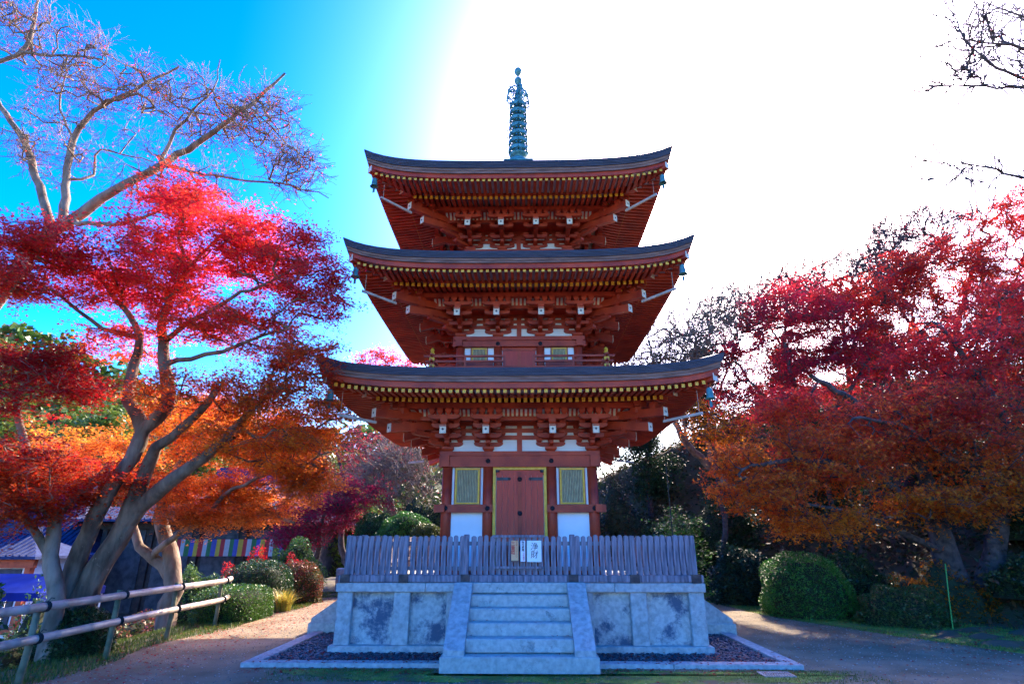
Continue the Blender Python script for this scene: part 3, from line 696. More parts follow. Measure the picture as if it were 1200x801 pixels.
# signs hung on the fence
def sign(name, x0, x1, z0, z1, col, lab, cat='sign'):
    e = empty(name, (PX + (x0 + x1) / 2, PY - FR - .125, z0)); tag(e, lab, cat)
    mb = MB(); w = (x1 - x0) / 2; mb.bevbox(-w, w, -.008, .014, 0, z1 - z0, .003); mb.build('board', pmat(name + '_paint', col, tuple(c * .92 for c in col), 12, .5), e)
    return e, z1 - z0, w
black = pmat('ink_black', (.012, .012, .014)); redink = pmat('ink_red', (.55, .015, .02)); orink = pmat('ink_orange', (.62, .06, .01)); mag = pmat('ink_magenta', (.6, .02, .12))
def fz(py): return at(607, py, PY - FR - .13).z
def fx_(px): return at(px, 645, PY - FR - .13).x - PX
T = lambda s_: '\n'.join(s_)
e, h, w = sign('notice_board', fx_(617.5), fx_(634.5), fz(658), fz(633), (.80, .82, .83), 'white board with two black handwritten characters on the fence')
text_mesh(T('浄財'), .125, (0, -.0095, h * .51), e, 'lettering', black, shear=.1, offset=.0)
e, h, w = sign('notice_board', fx_(599), fx_(607.5), fz(658), fz(633), (.80, .42, .20), 'narrow orange notice with red lettering on the fence, left of two white ones')
text_mesh(T('三重塔'), .07, (-.028, -.0095, h * .64), e, 'lettering', redink, offset=.001); text_mesh(T('靴を脱いで下さい'), .036, (.032, -.0095, h * .62), e, 'lettering', orink)
mb = MB(); mb.box(-w, w, -.05, -.009, .0, .022); mb.build('ledge', M['edgewood'], e)
e, h, w = sign('notice_board', fx_(610), fx_(615.5), fz(657.5), fz(633), (.80, .80, .84), 'very narrow white notice with black and pink lettering between the orange and the white board')
text_mesh(T('境内禁煙'), .042, (0.0, -.0095, h * .73), e, 'lettering', black, offset=.0008); text_mesh(T('火気厳禁'), .034, (.012, -.0095, h * .24), e, 'lettering', mag)
# ============================================================ trees
def resample(pts, step=.22, jit=.03, rng=None):
    P = [np.array(p, float) for p in pts]
    if len(P) == 2: P = [P[0], (P[0] + P[1]) / 2, P[1]]
    Q = [2 * P[0] - P[1]] + P + [2 * P[-1] - P[-2]]; out = []
    for i in range(1, len(Q) - 2):
        a, b, c, d = Q[i - 1:i + 3]; n = max(1, int(np.linalg.norm(c[:3] - b[:3]) / step))
        for k in range(n):
            t = k / n; p = .5 * (2 * b + (c - a) * t + (2 * a - 5 * b + 4 * c - d) * t * t + (3 * b - a - 3 * c + d) * t ** 3)
            p[3] = b[3] * (1 - t) + c[3] * t
            if k and rng is not None: p[:3] += rng.normal(0, jit, 3)
            out.append(p)
    out.append(P[-1]); return out
class Tree:
    def __init__(s, seed):
        s.rng = np.random.default_rng(seed); s.P = np.zeros((400000, 3)); s.par = []; s.r0 = []; s.n = 0; s.tw = []; s.dep = []
    def add(s, p, par, r=0.0):
        s.P[s.n] = p; s.par.append(par); s.r0.append(r); s.n += 1; return s.n - 1
    def limb(s, pts, root=False, step=.22, jit=.02):
        q = resample(pts, step, jit, s.rng); start = 0
        if root or s.n == 0: par = -1
        else:
            d = np.linalg.norm(s.P[:s.n] - q[0][:3], axis=1); par = int(np.argmin(d)); start = 1 if d[par] < .25 else 0
        for p in q[start:]: par = s.add(p[:3], par, max(p[3], .004))
    def attach(s, T, step=.25, bow=.25, wig=.035, zpen=.6):
        P = s.P[:s.n]; D = T - P; D2 = D.copy(); D2[:, 2] *= 1.0
        cost = np.linalg.norm(D2, axis=1) + zpen * np.clip(-D[:, 2], 0, None)
        b = int(np.argmin(cost)); A = P[b].copy(); L = np.linalg.norm(T - A)
        if L < .05: return b
        pb = s.par[b]; dirp = (A - P[pb]) if pb >= 0 else np.array([0, 0, 1.]); dirp = dirp / (np.linalg.norm(dirp) + 1e-9)
        ctrl = A + (dirp * .5 + (T - A) / L * .5) * L * .5 + np.array([0, 0, bow * L * .3]) + s.rng.normal(0, .08 * L, 3)
        n = max(2, int(L / step)); cur = b
        for i in range(1, n + 1):
            t = i / n; p = (1 - t) ** 2 * A + 2 * t * (1 - t) * ctrl + t * t * T
            if i < n: p = p + s.rng.normal(0, wig, 3)
            cur = s.add(p, cur)
        return cur
    def crown(s, ells, **kw):
        "ells: (centre, (rx, ry, rz), n)"
        T = []
        for c, R, n in ells:
            d = s.rng.normal(0, 1, (n, 3)); d /= np.linalg.norm(d, axis=1)[:, None]
            d *= (s.rng.uniform(0.08, 1, n) ** (1 / 2.4))[:, None]; T.append(np.array(c) + d * np.array(R))
        T = np.concatenate(T); d0 = np.array([np.min(np.linalg.norm(s.P[:s.n] - t, axis=1)) for t in T])
        tips = []
        for i in np.argsort(d0): tips.append(s.attach(T[i], **kw))
        return tips
    def twigs(s, tips, k, L, flat=.35, up=.0, seg=3, outw=.6, branch=0, rnd=.6):
        res = []; ctr = s.P[:s.n].mean(0)
        for t in tips:
            base = s.P[t].copy(); p = s.par[t]; d0 = base - s.P[p] if p >= 0 else np.array([0, 0, 1.]); d0 /= np.linalg.norm(d0) + 1e-9
            for j in range(k):
                d = d0 * outw + s.rng.normal(0, rnd, 3) * np.array([1, 1, flat]) + np.array([0, 0, up]); d /= np.linalg.norm(d) + 1e-9
                l = L * s.rng.uniform(.5, 1.2); cur = t if s.rng.random() < .6 or p < 0 else p
                q = s.P[cur].copy()
                for i in range(seg):
                    q = q + d * l / seg + s.rng.normal(0, .06 * l / seg * 3, 3); cur = s.add(q, cur); res.append(cur)
                    d = d + s.rng.normal(0, .12, 3); d /= np.linalg.norm(d)
                    if branch and i < seg - 1:
                        for _ in range(branch):
                            e = d + s.rng.normal(0, .55, 3) * np.array([1, 1, max(flat, .5)]); e /= np.linalg.norm(e); m = s.add(q + e * l * .32, cur); res.append(m); m = s.add(s.P[m] + (e + s.rng.normal(0, .2, 3)) * l * .25, m); res.append(m)
        return res
    def mesh(s, name, mat, rtip=.0035, pw=2.35, rmin=.0):
        n = s.n; r = np.full(n, 0.0); acc = np.zeros(n); ch = [[] for _ in range(n)]
        for i in range(n - 1, -1, -1):
            v = acc[i] if acc[i] > 0 else rtip ** pw
            rr_ = v ** (1 / pw); r[i] = max(rr_, rmin) if s.r0[i] == 0 else max(s.r0[i], rmin)
            if s.par[i] >= 0: acc[s.par[i]] += v; ch[s.par[i]].append(i)
        for i in range(n):
            p = s.par[i]
            if p >= 0: r[i] = min(r[i], r[p])
        V = []; F = []; nv = 0
        starts = [i for i in range(n) if s.par[i] < 0]; stack = [(i, -1) for i in starts]
        while stack:
            i, frm = stack.pop(); chain = [frm, i] if frm >= 0 else [i]; cur = i
            while ch[cur]:
                c = sorted(ch[cur], key=lambda q: -r[q]); 
                for o in c[1:]: stack.append((o, cur))
                cur = c[0]; chain.append(cur)
            if len(chain) < 2: continue
            rm = r[chain[1]]; k = 12 if rm > .1 else 8 if rm > .04 else 5 if rm > .012 else 3
            pts = s.P[chain]; rs = r[chain].copy()
            if frm >= 0: rs[0] = min(rs[0], rs[1] * 1.25)
            d = np.gradient(pts, axis=0); d /= (np.linalg.norm(d, axis=1)[:, None] + 1e-9)
            a = np.cross(d[0], [.3, .5, .81]); a /= np.linalg.norm(a) + 1e-9; ang = np.arange(k) * 2 * np.pi / k; ca, sa = np.cos(ang)[:, None], np.sin(ang)[:, None]
            for j in range(len(chain)):
                a = a - d[j] * a.dot(d[j]); a /= np.linalg.norm(a) + 1e-9; b = np.cross(d[j], a)
                rj = rs[j] if k < 8 else rs[j] * (1 + s.rng.normal(0, .05, (k, 1)))
                V.append(pts[j] + (ca * a + sa * b) * rj)
            m = len(chain); idx = np.arange(k); base = nv + (np.arange(m - 1) * k)[:, None]
            f = np.stack([base + idx, base + (idx + 1) % k, base + k + (idx + 1) % k, base + k + idx], -1).reshape(-1, 4); F.append(f); nv += m * k
        V = np.concatenate(V); F = np.concatenate(F)
        me = bpy.data.meshes.new(name); me.vertices.add(len(V)); me.vertices.foreach_set('co', V.astype(np.float32).ravel())
        me.loops.add(F.size); me.loops.foreach_set('vertex_index', F.astype(np.int32).ravel()); me.polygons.add(len(F))
        me.polygons.foreach_set('loop_start', (np.arange(len(F)) * 4).astype(np.int32)); me.polygons.foreach_set('loop_total', np.full(len(F), 4, np.int32)); me.polygons.foreach_set('use_smooth', np.ones(len(F), bool))
        me.update(calc_edges=True); me.materials.append(mat); o = bpy.data.objects.new(name, me); COL.objects.link(o); return o
# maple leaf: five pointed lobes; simple leaf: folded lozenge
def maple_leaf():
    out = []
    for i, (a, l) in enumerate(((-125, .55), (-62, .9), (0, 1.0), (62, .9), (125, .55))):
        out.append((math.sin(rad(a)) * l, math.cos(rad(a)) * l, -.12 * l))
        if i < 4: a2 = a + 31; out.append((math.sin(rad(a2)) * .30, math.cos(rad(a2)) * .30, 0))
    out.append((0, -.25, 0)); return out, [tuple(range(len(out) - 1, -1, -1))]
MAPLE = maple_leaf()
MAPLE3 = ([(0, -.3, 0), (.85, -.1, -.12), (.22, .22, 0), (0, 1, -.1), (-.22, .22, 0), (-.85, -.1, -.12)], [(0, 1, 2, 3, 4, 5)])
OVAL = ([(0, -.9, 0), (.42, 0, .08), (0, 1, 0), (-.42, 0, .08)], [(0, 1, 2, 3)])
def leaves(tr, nodes, n, size, pal, name='crown', tmpl=MAPLE, spread=(.09, .09, .035), tilt=.5, mat='leaf', colfn=None, sink=.02):
    rng = tr.rng; nodes = np.array(nodes); i = nodes[rng.integers(0, len(nodes), n)]
    P = tr.P[i] + rng.normal(0, 1, (n, 3)) * np.array(spread); P[:, 2] -= sink
    S = size * rng.uniform(.65, 1.25, n)[:, None] * np.ones((1, 3)); Q = rots(n, rng, tilt)
    # one tone per twig plus a little per leaf
    tone = (np.sin(i * 12.9898) * 43758.5453) % 1; tw = ((i // 9) * 7.77 % 1); t = np.clip(.25 * tone + .45 * tw + .3 * rng.random(n), 0, .999)
    if colfn is not None: C = colfn(P, t, rng)
    else: C = palette(pal, t)
    C = C * rng.uniform(.8, 1.2, (n, 1))
    return instance_scatter(name, tmpl[0], tmpl[1], P, S, Q, M[mat], np.clip(C, 0, .95))
def palette(pal, t):
    pal = np.array(pal, float); x = t * (len(pal) - 1); k = np.clip(x.astype(int), 0, len(pal) - 2); f = (x - k)[:, None]; return pal[k] * (1 - f) + pal[k + 1] * f
def blend(palA, palB, w, t): return palette(palA, t) * (1 - w)[:, None] + palette(palB, t) * w[:, None]
RED = [(.50, .012, .018), (.68, .02, .022), (.80, .04, .02), (.85, .09, .02)]
MAG = [(.30, .008, .05), (.48, .015, .085), (.56, .02, .05), (.50, .03, .03)]
ORG = [(.80, .08, .01), (.88, .18, .012), (.92, .32, .02), (.92, .42, .05)]
PALE = [(.70, .16, .06), (.80, .30, .12), (.80, .36, .16), (.66, .24, .10)]
OLV = [(.10, .10, .012), (.30, .14, .012), (.60, .16, .01), (.70, .24, .02)]
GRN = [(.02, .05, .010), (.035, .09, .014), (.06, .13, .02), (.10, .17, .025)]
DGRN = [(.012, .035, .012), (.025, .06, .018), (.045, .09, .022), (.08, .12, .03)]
def A4(px, py, y, r): p = at(px, py, y); return (p.x, p.y, p.z, r)
def finish(root_xy, name, label, cat, tr, mat, parts, group=None, rtip=.0035, rmin=0.0):
    z = terrz(*root_xy); loc = Vector((root_xy[0], root_xy[1], z)); e = empty(name, loc); tag(e, label, cat, group)
    bpy.context.view_layer.update()
    tk = tr.mesh('trunk', mat, rtip=rtip, rmin=rmin)
    for o in [tk] + parts: o.data.transform(Matrix.Translation(-loc)); o.parent = e
    return e
def root_pt(p, y=None): return (p[0], p[1], terrz(p[0], p[1]) - .15)
def E_(px, py, y, rx, ry, rz, n): return (tuple(at(px, py, y)), (rx, ry, rz), n)
def zc(lo, hi):
    return lambda P: np.clip((P[:, 2] - lo) / (hi - lo), 0, 1)
# ---- A: big red maple beside the bamboo fence
t = Tree(1)
b = at(88, 720, 9.5); t.limb([(b.x, b.y, terrz(b.x, b.y) - .2, .25), A4(95, 705, 9.5, .20), A4(122, 655, 9.5, .17), A4(150, 610, 9.5, .16), A4(163, 572, 9.4, .13), A4(178, 535, 9.3, .10), A4(215, 500, 9.0, .07), A4(255, 455, 8.8, .05)], root=True)
t.limb([A4(150, 608, 9.5, .15), A4(180, 580, 9.4, .13), A4(205, 560, 9.2, .11), A4(240, 535, 9.1, .09), A4(285, 490, 8.9, .05), A4(330, 450, 8.8, .03)])
t.limb([(b.x - .2, b.y, terrz(b.x, b.y) - .2, .19), A4(74, 705, 9.4, .15), A4(96, 640, 9.3, .135), A4(119, 592, 9.2, .12), A4(143, 552, 9.1, .115), A4(168, 504, 9.1, .125), A4(150, 469, 9.1, .10), A4(157, 427, 9.1, .085), A4(164, 395, 9.0, .06), A4(140, 355, 8.9, .04), A4(110, 320, 8.8, .025)], root=True)
t.limb([A4(168, 504, 9.1, .12), A4(196, 476, 9.1, .11), A4(193, 427, 9.1, .095), A4(189, 385, 9.1, .08), A4(200, 350, 9.0, .055), A4(225, 310, 9.0, .04), A4(260, 275, 9.0, .025)])
t.limb([A4(190, 400, 9.1, .05), A4(225, 375, 8.9, .04), A4(270, 350, 8.7, .03), A4(325, 325, 8.6, .02)])
t.limb([A4(164, 395, 9, .05), A4(120, 385, 8.8, .035), A4(75, 350, 8.4, .025), A4(30, 320, 8.1, .02)])
t.limb([A4(193, 427, 9.1, .05), A4(240, 415, 8.9, .04), A4(290, 400, 8.7, .03), A4(340, 385, 8.6, .02)])
tips = t.crown([E_(150, 310, 9, 1.2, 1.3, .75, 85), E_(240, 280, 9, 1.4, 1.3, .7, 105), E_(325, 300, 8.9, 1.05, 1.1, .65, 90), E_(372, 345, 8.8, .55, .8, .4, 42), E_(215, 235, 9, .8, .8, .3, 30), E_(300, 385, 8.9, 1.1, 1.1, .35, 60), E_(90, 330, 8.4, .8, 1, .4, 40),
    E_(250, 460, 8.9, 1.2, 1.1, .3, 60), E_(330, 470, 8.8, .7, .8, .35, 40), E_(230, 370, 9.0, .9, .8, .4, 45), E_(150, 400, 9.2, .8, .8, .3, 26), E_(350, 425, 8.7, .8, .8, .35, 45), E_(190, 330, 8.6, .9, .6, .35, 35), E_(300, 520, 9.2, 1.2, 1, .35, 60), E_(50, 290, 7.6, .65, .7, .25, 42), E_(20, 330, 7.6, .5, .6, .25, 24)], bow=.2)
tw = t.twigs(tips, 4, .36, flat=.22)
wz = zc(2.6, 5.6)
cf = lambda P, q, r: blend(ORG, [(.58, .012, .03), (.75, .02, .045), (.84, .05, .04), (.88, .13, .04)], np.clip(wz(P) + r.normal(0, .16, len(P)), 0, 1), q)
cr_ = leaves(t, tw, 120000, .040, RED, colfn=cf)
finish((b.x, b.y), 'maple_tree', 'large forked maple by the bamboo fence with magenta crown turning orange below', 'maple tree', t, M['bark'], [cr_])
# ---- B: pale-trunked tree at the left edge with deep red and orange leaves
t = Tree(2); b = at(68, 720, 9.0)
t.limb([(b.x, b.y, terrz(b.x, b.y) - .2, .14), A4(66, 700, 9.0, .115), A4(59, 650, 9.0, .11), A4(64, 608, 8.9, .09), A4(48, 585, 8.8, .08), A4(35, 540, 8.7, .06), A4(20, 480, 8.5, .05), A4(40, 430, 8.4, .03)], root=True)
t.limb([A4(60, 640, 9.0, .08), A4(40, 620, 8.9, .06), A4(10, 590, 8.8, .04), A4(-30, 570, 8.6, .03)])
t.limb([A4(64, 608, 8.9, .07), A4(85, 585, 9, .05), A4(110, 565, 9.1, .03)])
tips = t.crown([E_(55, 430, 8.4, .75, .7, .28, 55), E_(95, 455, 8.4, .5, .5, .16, 22), E_(10, 540, 8.2, .8, .8, .35, 60), E_(60, 580, 8.8, .7, .7, .25, 46), E_(120, 560, 9.2, .7, .6, .2, 34), E_(5, 470, 8.2, .4, .6, .3, 16), E_(20, 600, 8.5, .5, .6, .25, 26)], bow=.2)
tw = t.twigs(tips, 4, .34, flat=.22); wz2 = zc(1.6, 3.6)
cf = lambda P, q, r: blend([(.62, .05, .012), (.72, .14, .02), (.5, .02, .02)], [(.30, .006, .012), (.46, .010, .02), (.56, .02, .02)], np.clip(wz2(P) + r.normal(0, .3, len(P)), 0, 1), q)
cr_ = leaves(t, tw, 36000, .040, RED, colfn=cf)
finish((b.x, b.y), 'maple_tree', 'slim maple with a sunlit pale trunk and dark red sprays at the left edge', 'maple tree', t, M['bark_pale'], [cr_])
# ---- C: orange maple behind
t = Tree(3); b = at(200, 700, 12.2)
t.limb([(b.x, b.y, terrz(b.x, b.y) - .2, .2), A4(203, 680, 12.2, .17), A4(199, 644, 12.2, .15), A4(187, 605, 12.1, .13), A4(200, 565, 12, .10), A4(230, 520, 11.9, .07), A4(270, 480, 11.8, .05)], root=True)
t.limb([A4(201, 672, 12.2, .12), A4(180, 655, 12.1, .11), A4(163, 640, 12, .09), A4(150, 600, 12, .07), A4(120, 560, 12, .05), A4(90, 540, 12, .04)])
t.limb([A4(176, 650, 12.1, .07), A4(202, 631, 11.6, .06), A4(234, 612, 11.2, .05), A4(262, 580, 10.9, .04), A4(300, 560, 10.7, .03)])
t.limb([A4(187, 605, 12.1, .08), A4(240, 590, 11.9, .06), A4(300, 560, 11.5, .045), A4(350, 545, 11.2, .03), A4(385, 530, 11, .02)])
t.limb([A4(240, 590, 11.9, .05), A4(300, 595, 11.5, .035), A4(345, 612, 11.2, .025)])
tips = t.crown([E_(230, 500, 12, 1.3, 1.3, .8, 70), E_(300, 520, 11.8, 1.4, 1.3, .6, 80), E_(360, 500, 11.4, .8, 1, .45, 50), E_(350, 560, 11.2, .75, .9, .35, 55), E_(260, 580, 11.6, 1.3, 1.1, .3, 66), E_(180, 570, 11.8, 1.2, 1, .35, 55), E_(110, 530, 12, 1.3, 1.1, .5, 50), E_(300, 600, 11.3, .6, .7, .2, 28), E_(395, 480, 11.2, .35, .5, .25, 16), E_(230, 605, 11.0, .7, .6, .18, 30)], bow=.15)
tw = t.twigs(tips, 4, .42, flat=.2); wz3 = zc(1.7, 4.6)
cf = lambda P, q, r: blend([(.72, .20, .04), (.78, .28, .07), (.70, .15, .03)], ORG, np.clip(wz3(P) + r.normal(0, .2, len(P)), 0, 1), q)
cr_ = leaves(t, tw, 80000, .045, ORG, tmpl=MAPLE3, colfn=cf)
finish((b.x, b.y), 'maple_tree', 'bright orange maple with a pale trunk behind the end of the bamboo fence', 'maple tree', t, M['bark_pale'], [cr_])
# ---- D: large bare cherry tree rising over the left maples
t = Tree(4); x0, y0 = -10.4, 9.6
t.limb([(x0, y0, terrz(x0, y0) - .2, .34), (x0 + .1, y0, 1.5, .28), A4(-40, 400, 9.8, .187), A4(0, 345, 9.8, .164), A4(38, 290, 9.8, .148), A4(75, 262, 9.8, .125), A4(130, 226, 9.7, .094), A4(188, 195, 9.6, .078), A4(250, 155, 9.4, .058), A4(300, 118, 9.2, .039), A4(334, 86, 9.1, .023)], root=True)
t.limb([A4(72, 262, 9.8, .094), A4(78, 210, 9.8, .078), A4(85, 165, 9.7, .066), A4(110, 130, 9.6, .047), A4(160, 105, 9.5, .035), A4(210, 78, 9.4, .023)])
t.limb([A4(60, 270, 9.8, .094), A4(42, 210, 9.7, .078), A4(25, 160, 9.6, .066), A4(0, 125, 9.5, .055), A4(-30, 80, 9.4, .039)])
t.limb([A4(-60, 100, 9.0, .094), A4(0, 72, 9.0, .078), A4(30, 55, 9.0, .055), A4(40, 25, 9.0, .039), A4(48, -10, 9, .023)])
t.limb([A4(15, 62, 9.0, .039), A4(70, 65, 8.9, .027), A4(120, 70, 8.8, .020)])
t.limb([A4(130, 226, 9.7, .039), A4(190, 195, 9.4, .039), A4(240, 205, 9.1, .027), A4(290, 212, 8.9, .023), A4(345, 218, 8.8, .016), A4(385, 232, 8.7, .009)])
t.limb([A4(188, 195, 9.6, .047), A4(200, 165, 9.6, .039), A4(225, 130, 9.5, .027), A4(250, 105, 9.4, .020), A4(258, 70, 9.4, .012)])
t.limb([A4(78, 215, 9.8, .039), A4(110, 205, 10.1, .031), A4(118, 175, 10.2, .023), A4(180, 190, 10.4, .016)])
t.limb([A4(320, 150, 9.2, .016), A4(345, 175, 9, .012), A4(370, 190, 8.9, .008)])
t.limb([A4(85, 262, 9.8, .055), A4(140, 262, 9.4, .039), A4(190, 245, 9.1, .023), A4(230, 232, 8.9, .016)])
t.limb([A4(85, 165, 9.7, .031), A4(70, 120, 9.7, .023), A4(80, 80, 9.6, .016)])
tips = t.crown([E_(60, 60, 9.2, 1.3, 1.2, 1.0, 90), E_(150, 110, 9.5, 1.4, 1.2, .6, 110), E_(240, 130, 9.4, 1.0, 1, .7, 100), E_(310, 140, 9.2, .7, .8, .6, 80), E_(345, 200, 8.9, .55, .6, .45, 60), E_(200, 210, 9.5, 1.4, 1, .45, 70), E_(60, 170, 9.6, 1.2, 1, .8, 80), E_(20, 30, 9, .9, .9, .5, 50)], bow=.1, wig=.03, zpen=.4)
tw = t.twigs(tips, 4, .42, flat=.7, seg=4, up=.12, branch=1)
cr_ = leaves(t, tw, 1500, .030, RED, name='last_leaves', tmpl=MAPLE3, spread=(.02, .02, .02))
finish((x0, y0), 'cherry_tree', 'large bare cherry tree spreading pale branches over the blue sky at upper left', 'cherry tree', t, M['bark_pale'], [cr_], rtip=.0026, rmin=.0036)
print('left trees', t.n)
# ---- E: big orange and red maple on the right
t = Tree(5); b = at(1140, 712, 14.0)
zb_ = terrz(b.x, b.y) - .2
t.limb([(b.x - .3, b.y, zb_, .36), A4(1128, 700, 14, .32), A4(1112, 660, 14, .28), A4(1098, 615, 13.9, .22), A4(1085, 560, 13.7, .16), A4(1050, 510, 13.3, .12), A4(1000, 470, 12.9, .08), A4(950, 440, 12.6, .05)], root=True)
t.limb([(b.x + .3, b.y, zb_, .28), A4(1150, 700, 14, .25), A4(1163, 660, 14, .22), A4(1172, 610, 14, .19), A4(1190, 550, 13.8, .14), A4(1170, 480, 13.5, .10), A4(1130, 420, 13.2, .07), A4(1100, 380, 13, .05)], root=True)
t.limb([A4(1098, 615, 13.9, .11), A4(1050, 575, 13.3, .09), A4(990, 545, 12.8, .07), A4(920, 540, 12.3, .05), A4(870, 550, 12.1, .03)])
t.limb([A4(1112, 650, 14, .09), A4(1060, 625, 13.4, .07), A4(1000, 600, 12.9, .05), A4(940, 590, 12.5, .03)])
t.limb([A4(1172, 610, 14, .1), A4(1220, 560, 13.6, .08), A4(1260, 480, 13.2, .06)])
t.limb([A4(1190, 550, 13.8, .08), A4(1120, 540, 13, .06), A4(1060, 500, 12.3, .045), A4(1000, 490, 11.9, .03)])
tips = t.crown([E_(890, 575, 12.4, .9, 1, .45, 80), E_(960, 540, 12.7, 1.5, 1.3, .8, 150), E_(1050, 500, 12.9, 1.7, 1.5, 1.1, 190), E_(1150, 500, 13, 1.8, 1.5, 1.4, 200), E_(1100, 590, 12.6, 1.5, 1.2, .4, 90), E_(960, 610, 12.5, 1.1, .9, .25, 60), E_(1110, 415, 13.4, 1.5, 1.3, .8, 110), E_(1190, 570, 12.2, .9, 1, .5, 60), E_(930, 480, 13, .8, .9, .4, 50), E_(1180, 360, 13.8, 1.2, 1.2, .8, 60), E_(865, 540, 12.6, .6, .8, .35, 36)], bow=.15)
tw = t.twigs(tips, 4, .46, flat=.22)
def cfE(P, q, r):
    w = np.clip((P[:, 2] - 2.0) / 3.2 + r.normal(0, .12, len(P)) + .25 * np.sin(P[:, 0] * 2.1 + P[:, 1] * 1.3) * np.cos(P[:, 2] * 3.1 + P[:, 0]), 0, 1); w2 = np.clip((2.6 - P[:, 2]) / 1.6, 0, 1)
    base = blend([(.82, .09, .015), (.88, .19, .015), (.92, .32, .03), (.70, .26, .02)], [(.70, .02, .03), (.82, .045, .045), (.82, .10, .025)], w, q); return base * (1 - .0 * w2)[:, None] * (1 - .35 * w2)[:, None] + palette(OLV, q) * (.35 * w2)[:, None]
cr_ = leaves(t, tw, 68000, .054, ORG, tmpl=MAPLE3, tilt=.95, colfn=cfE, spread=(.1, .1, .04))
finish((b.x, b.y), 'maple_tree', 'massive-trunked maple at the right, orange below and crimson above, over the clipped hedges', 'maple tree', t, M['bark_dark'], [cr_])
# ---- F, G, H: maples up the right-hand bank
def bankmaple(seed, bx, by, limbs, ells, nl, colfn, label, sz=.05, mat='bark_dark', nt=3, rt=.004, fl=.3):
    t = Tree(seed); zb_ = terrz(bx, by)
    for i, l in enumerate(limbs): t.limb(([(bx, by, zb_ - .2, l[0][3] * 1.15)] if i == 0 else []) + l, root=(i == 0))
    tips = t.crown(ells, bow=.12, **({'zpen': .2, 'wig': .02} if nl < 6000 else {})); tw = t.twigs(tips, nt, .5, flat=fl) if nl >= 6000 else t.twigs(tips, 4, 1.1, flat=.9, seg=4, rnd=.4, outw=1, up=.25, branch=1)
    cr_ = leaves(t, tw, nl, sz, RED, tmpl=MAPLE3, colfn=colfn, tilt=.9, spread=(.12, .12, .06))
    return finish((bx, by), 'maple_tree', label, 'maple tree', t, M[mat], [cr_], rtip=.006, rmin=(.012 if nl < 6000 else .009))
magf = lambda P, q, r: palette([(.45, .012, .05), (.64, .025, .07), (.74, .04, .04), (.62, .07, .03)], q)
redf = lambda P, q, r: palette([(.55, .016, .025), (.74, .03, .035), (.80, .06, .025), (.82, .17, .02)], q)
bankmaple(6, 8.0, 19, [[A4(985, 640, 19, .16), A4(965, 580, 19, .14), A4(950, 520, 18.5, .11), A4(930, 450, 18, .08), A4(920, 390, 18, .05), A4(925, 340, 18, .03)], [A4(950, 520, 18.5, .08), A4(1000, 450, 18, .06), A4(1030, 400, 18, .04)], [A4(950, 520, 18.5, .07), A4(890, 460, 18, .05), A4(860, 420, 18, .03)]],
    [E_(930, 365, 18, 1.9, 1.6, 1.2, 110), E_(900, 430, 18, 2.2, 1.6, 1.3, 110), E_(980, 440, 18, 2.0, 1.6, 1.3, 100), E_(870, 470, 18, 1.2, 1.2, .8, 40), E_(960, 400, 18, 1.6, 1.2, 1.1, 70)], 48000, magf, 'loose magenta maple against the white sky, right of the pagoda roofs')
bankmaple(7, 13.5, 19, [[A4(1060, 600, 19, .2), A4(1080, 520, 19, .16), A4(1110, 430, 19, .12), A4(1130, 350, 19, .08), A4(1150, 290, 19, .05)], [A4(1110, 430, 19, .08), A4(1060, 370, 18.5, .05), A4(1030, 320, 18.5, .03)], [A4(1110, 430, 19, .08), A4(1170, 370, 18.5, .05), A4(1200, 300, 18.5, .03)]],
    [E_(1100, 330, 18.5, 2.4, 1.8, 1.5, 140), E_(1180, 320, 18.5, 1.8, 1.8, 1.7, 120), E_(1050, 400, 18, 2.2, 1.6, 1.4, 110), E_(1160, 410, 17.5, 2.5, 1.8, 1.4, 110), E_(1000, 350, 18.5, 1.4, 1.2, .8, 50), E_(1190, 250, 18, 1.2, 1.4, .9, 50)], 90000, redf, 'tall dark red maple climbing the bank at the right edge', nt=4)
# sparse purple twiggy tree between them
bankmaple(8, 11, 22, [[A4(1010, 560, 22, .16), A4(1000, 480, 22, .12), A4(990, 400, 22, .08), A4(985, 330, 22, .04)], [A4(1000, 480, 22, .07), A4(1060, 400, 22, .05), A4(1080, 300, 22, .03)], [A4(1000, 480, 22, .07), A4(930, 420, 22, .05), A4(880, 350, 22, .03)]],
    [E_(1000, 340, 22, 3, 2, 1.6, 170), E_(1080, 290, 22, 2.2, 2, 1.5, 120), E_(900, 360, 22, 2.0, 2, 1.2, 90)], 5200, magf, 'nearly bare purple-twigged maple behind the red maples on the bank', nt=5, fl=.9)
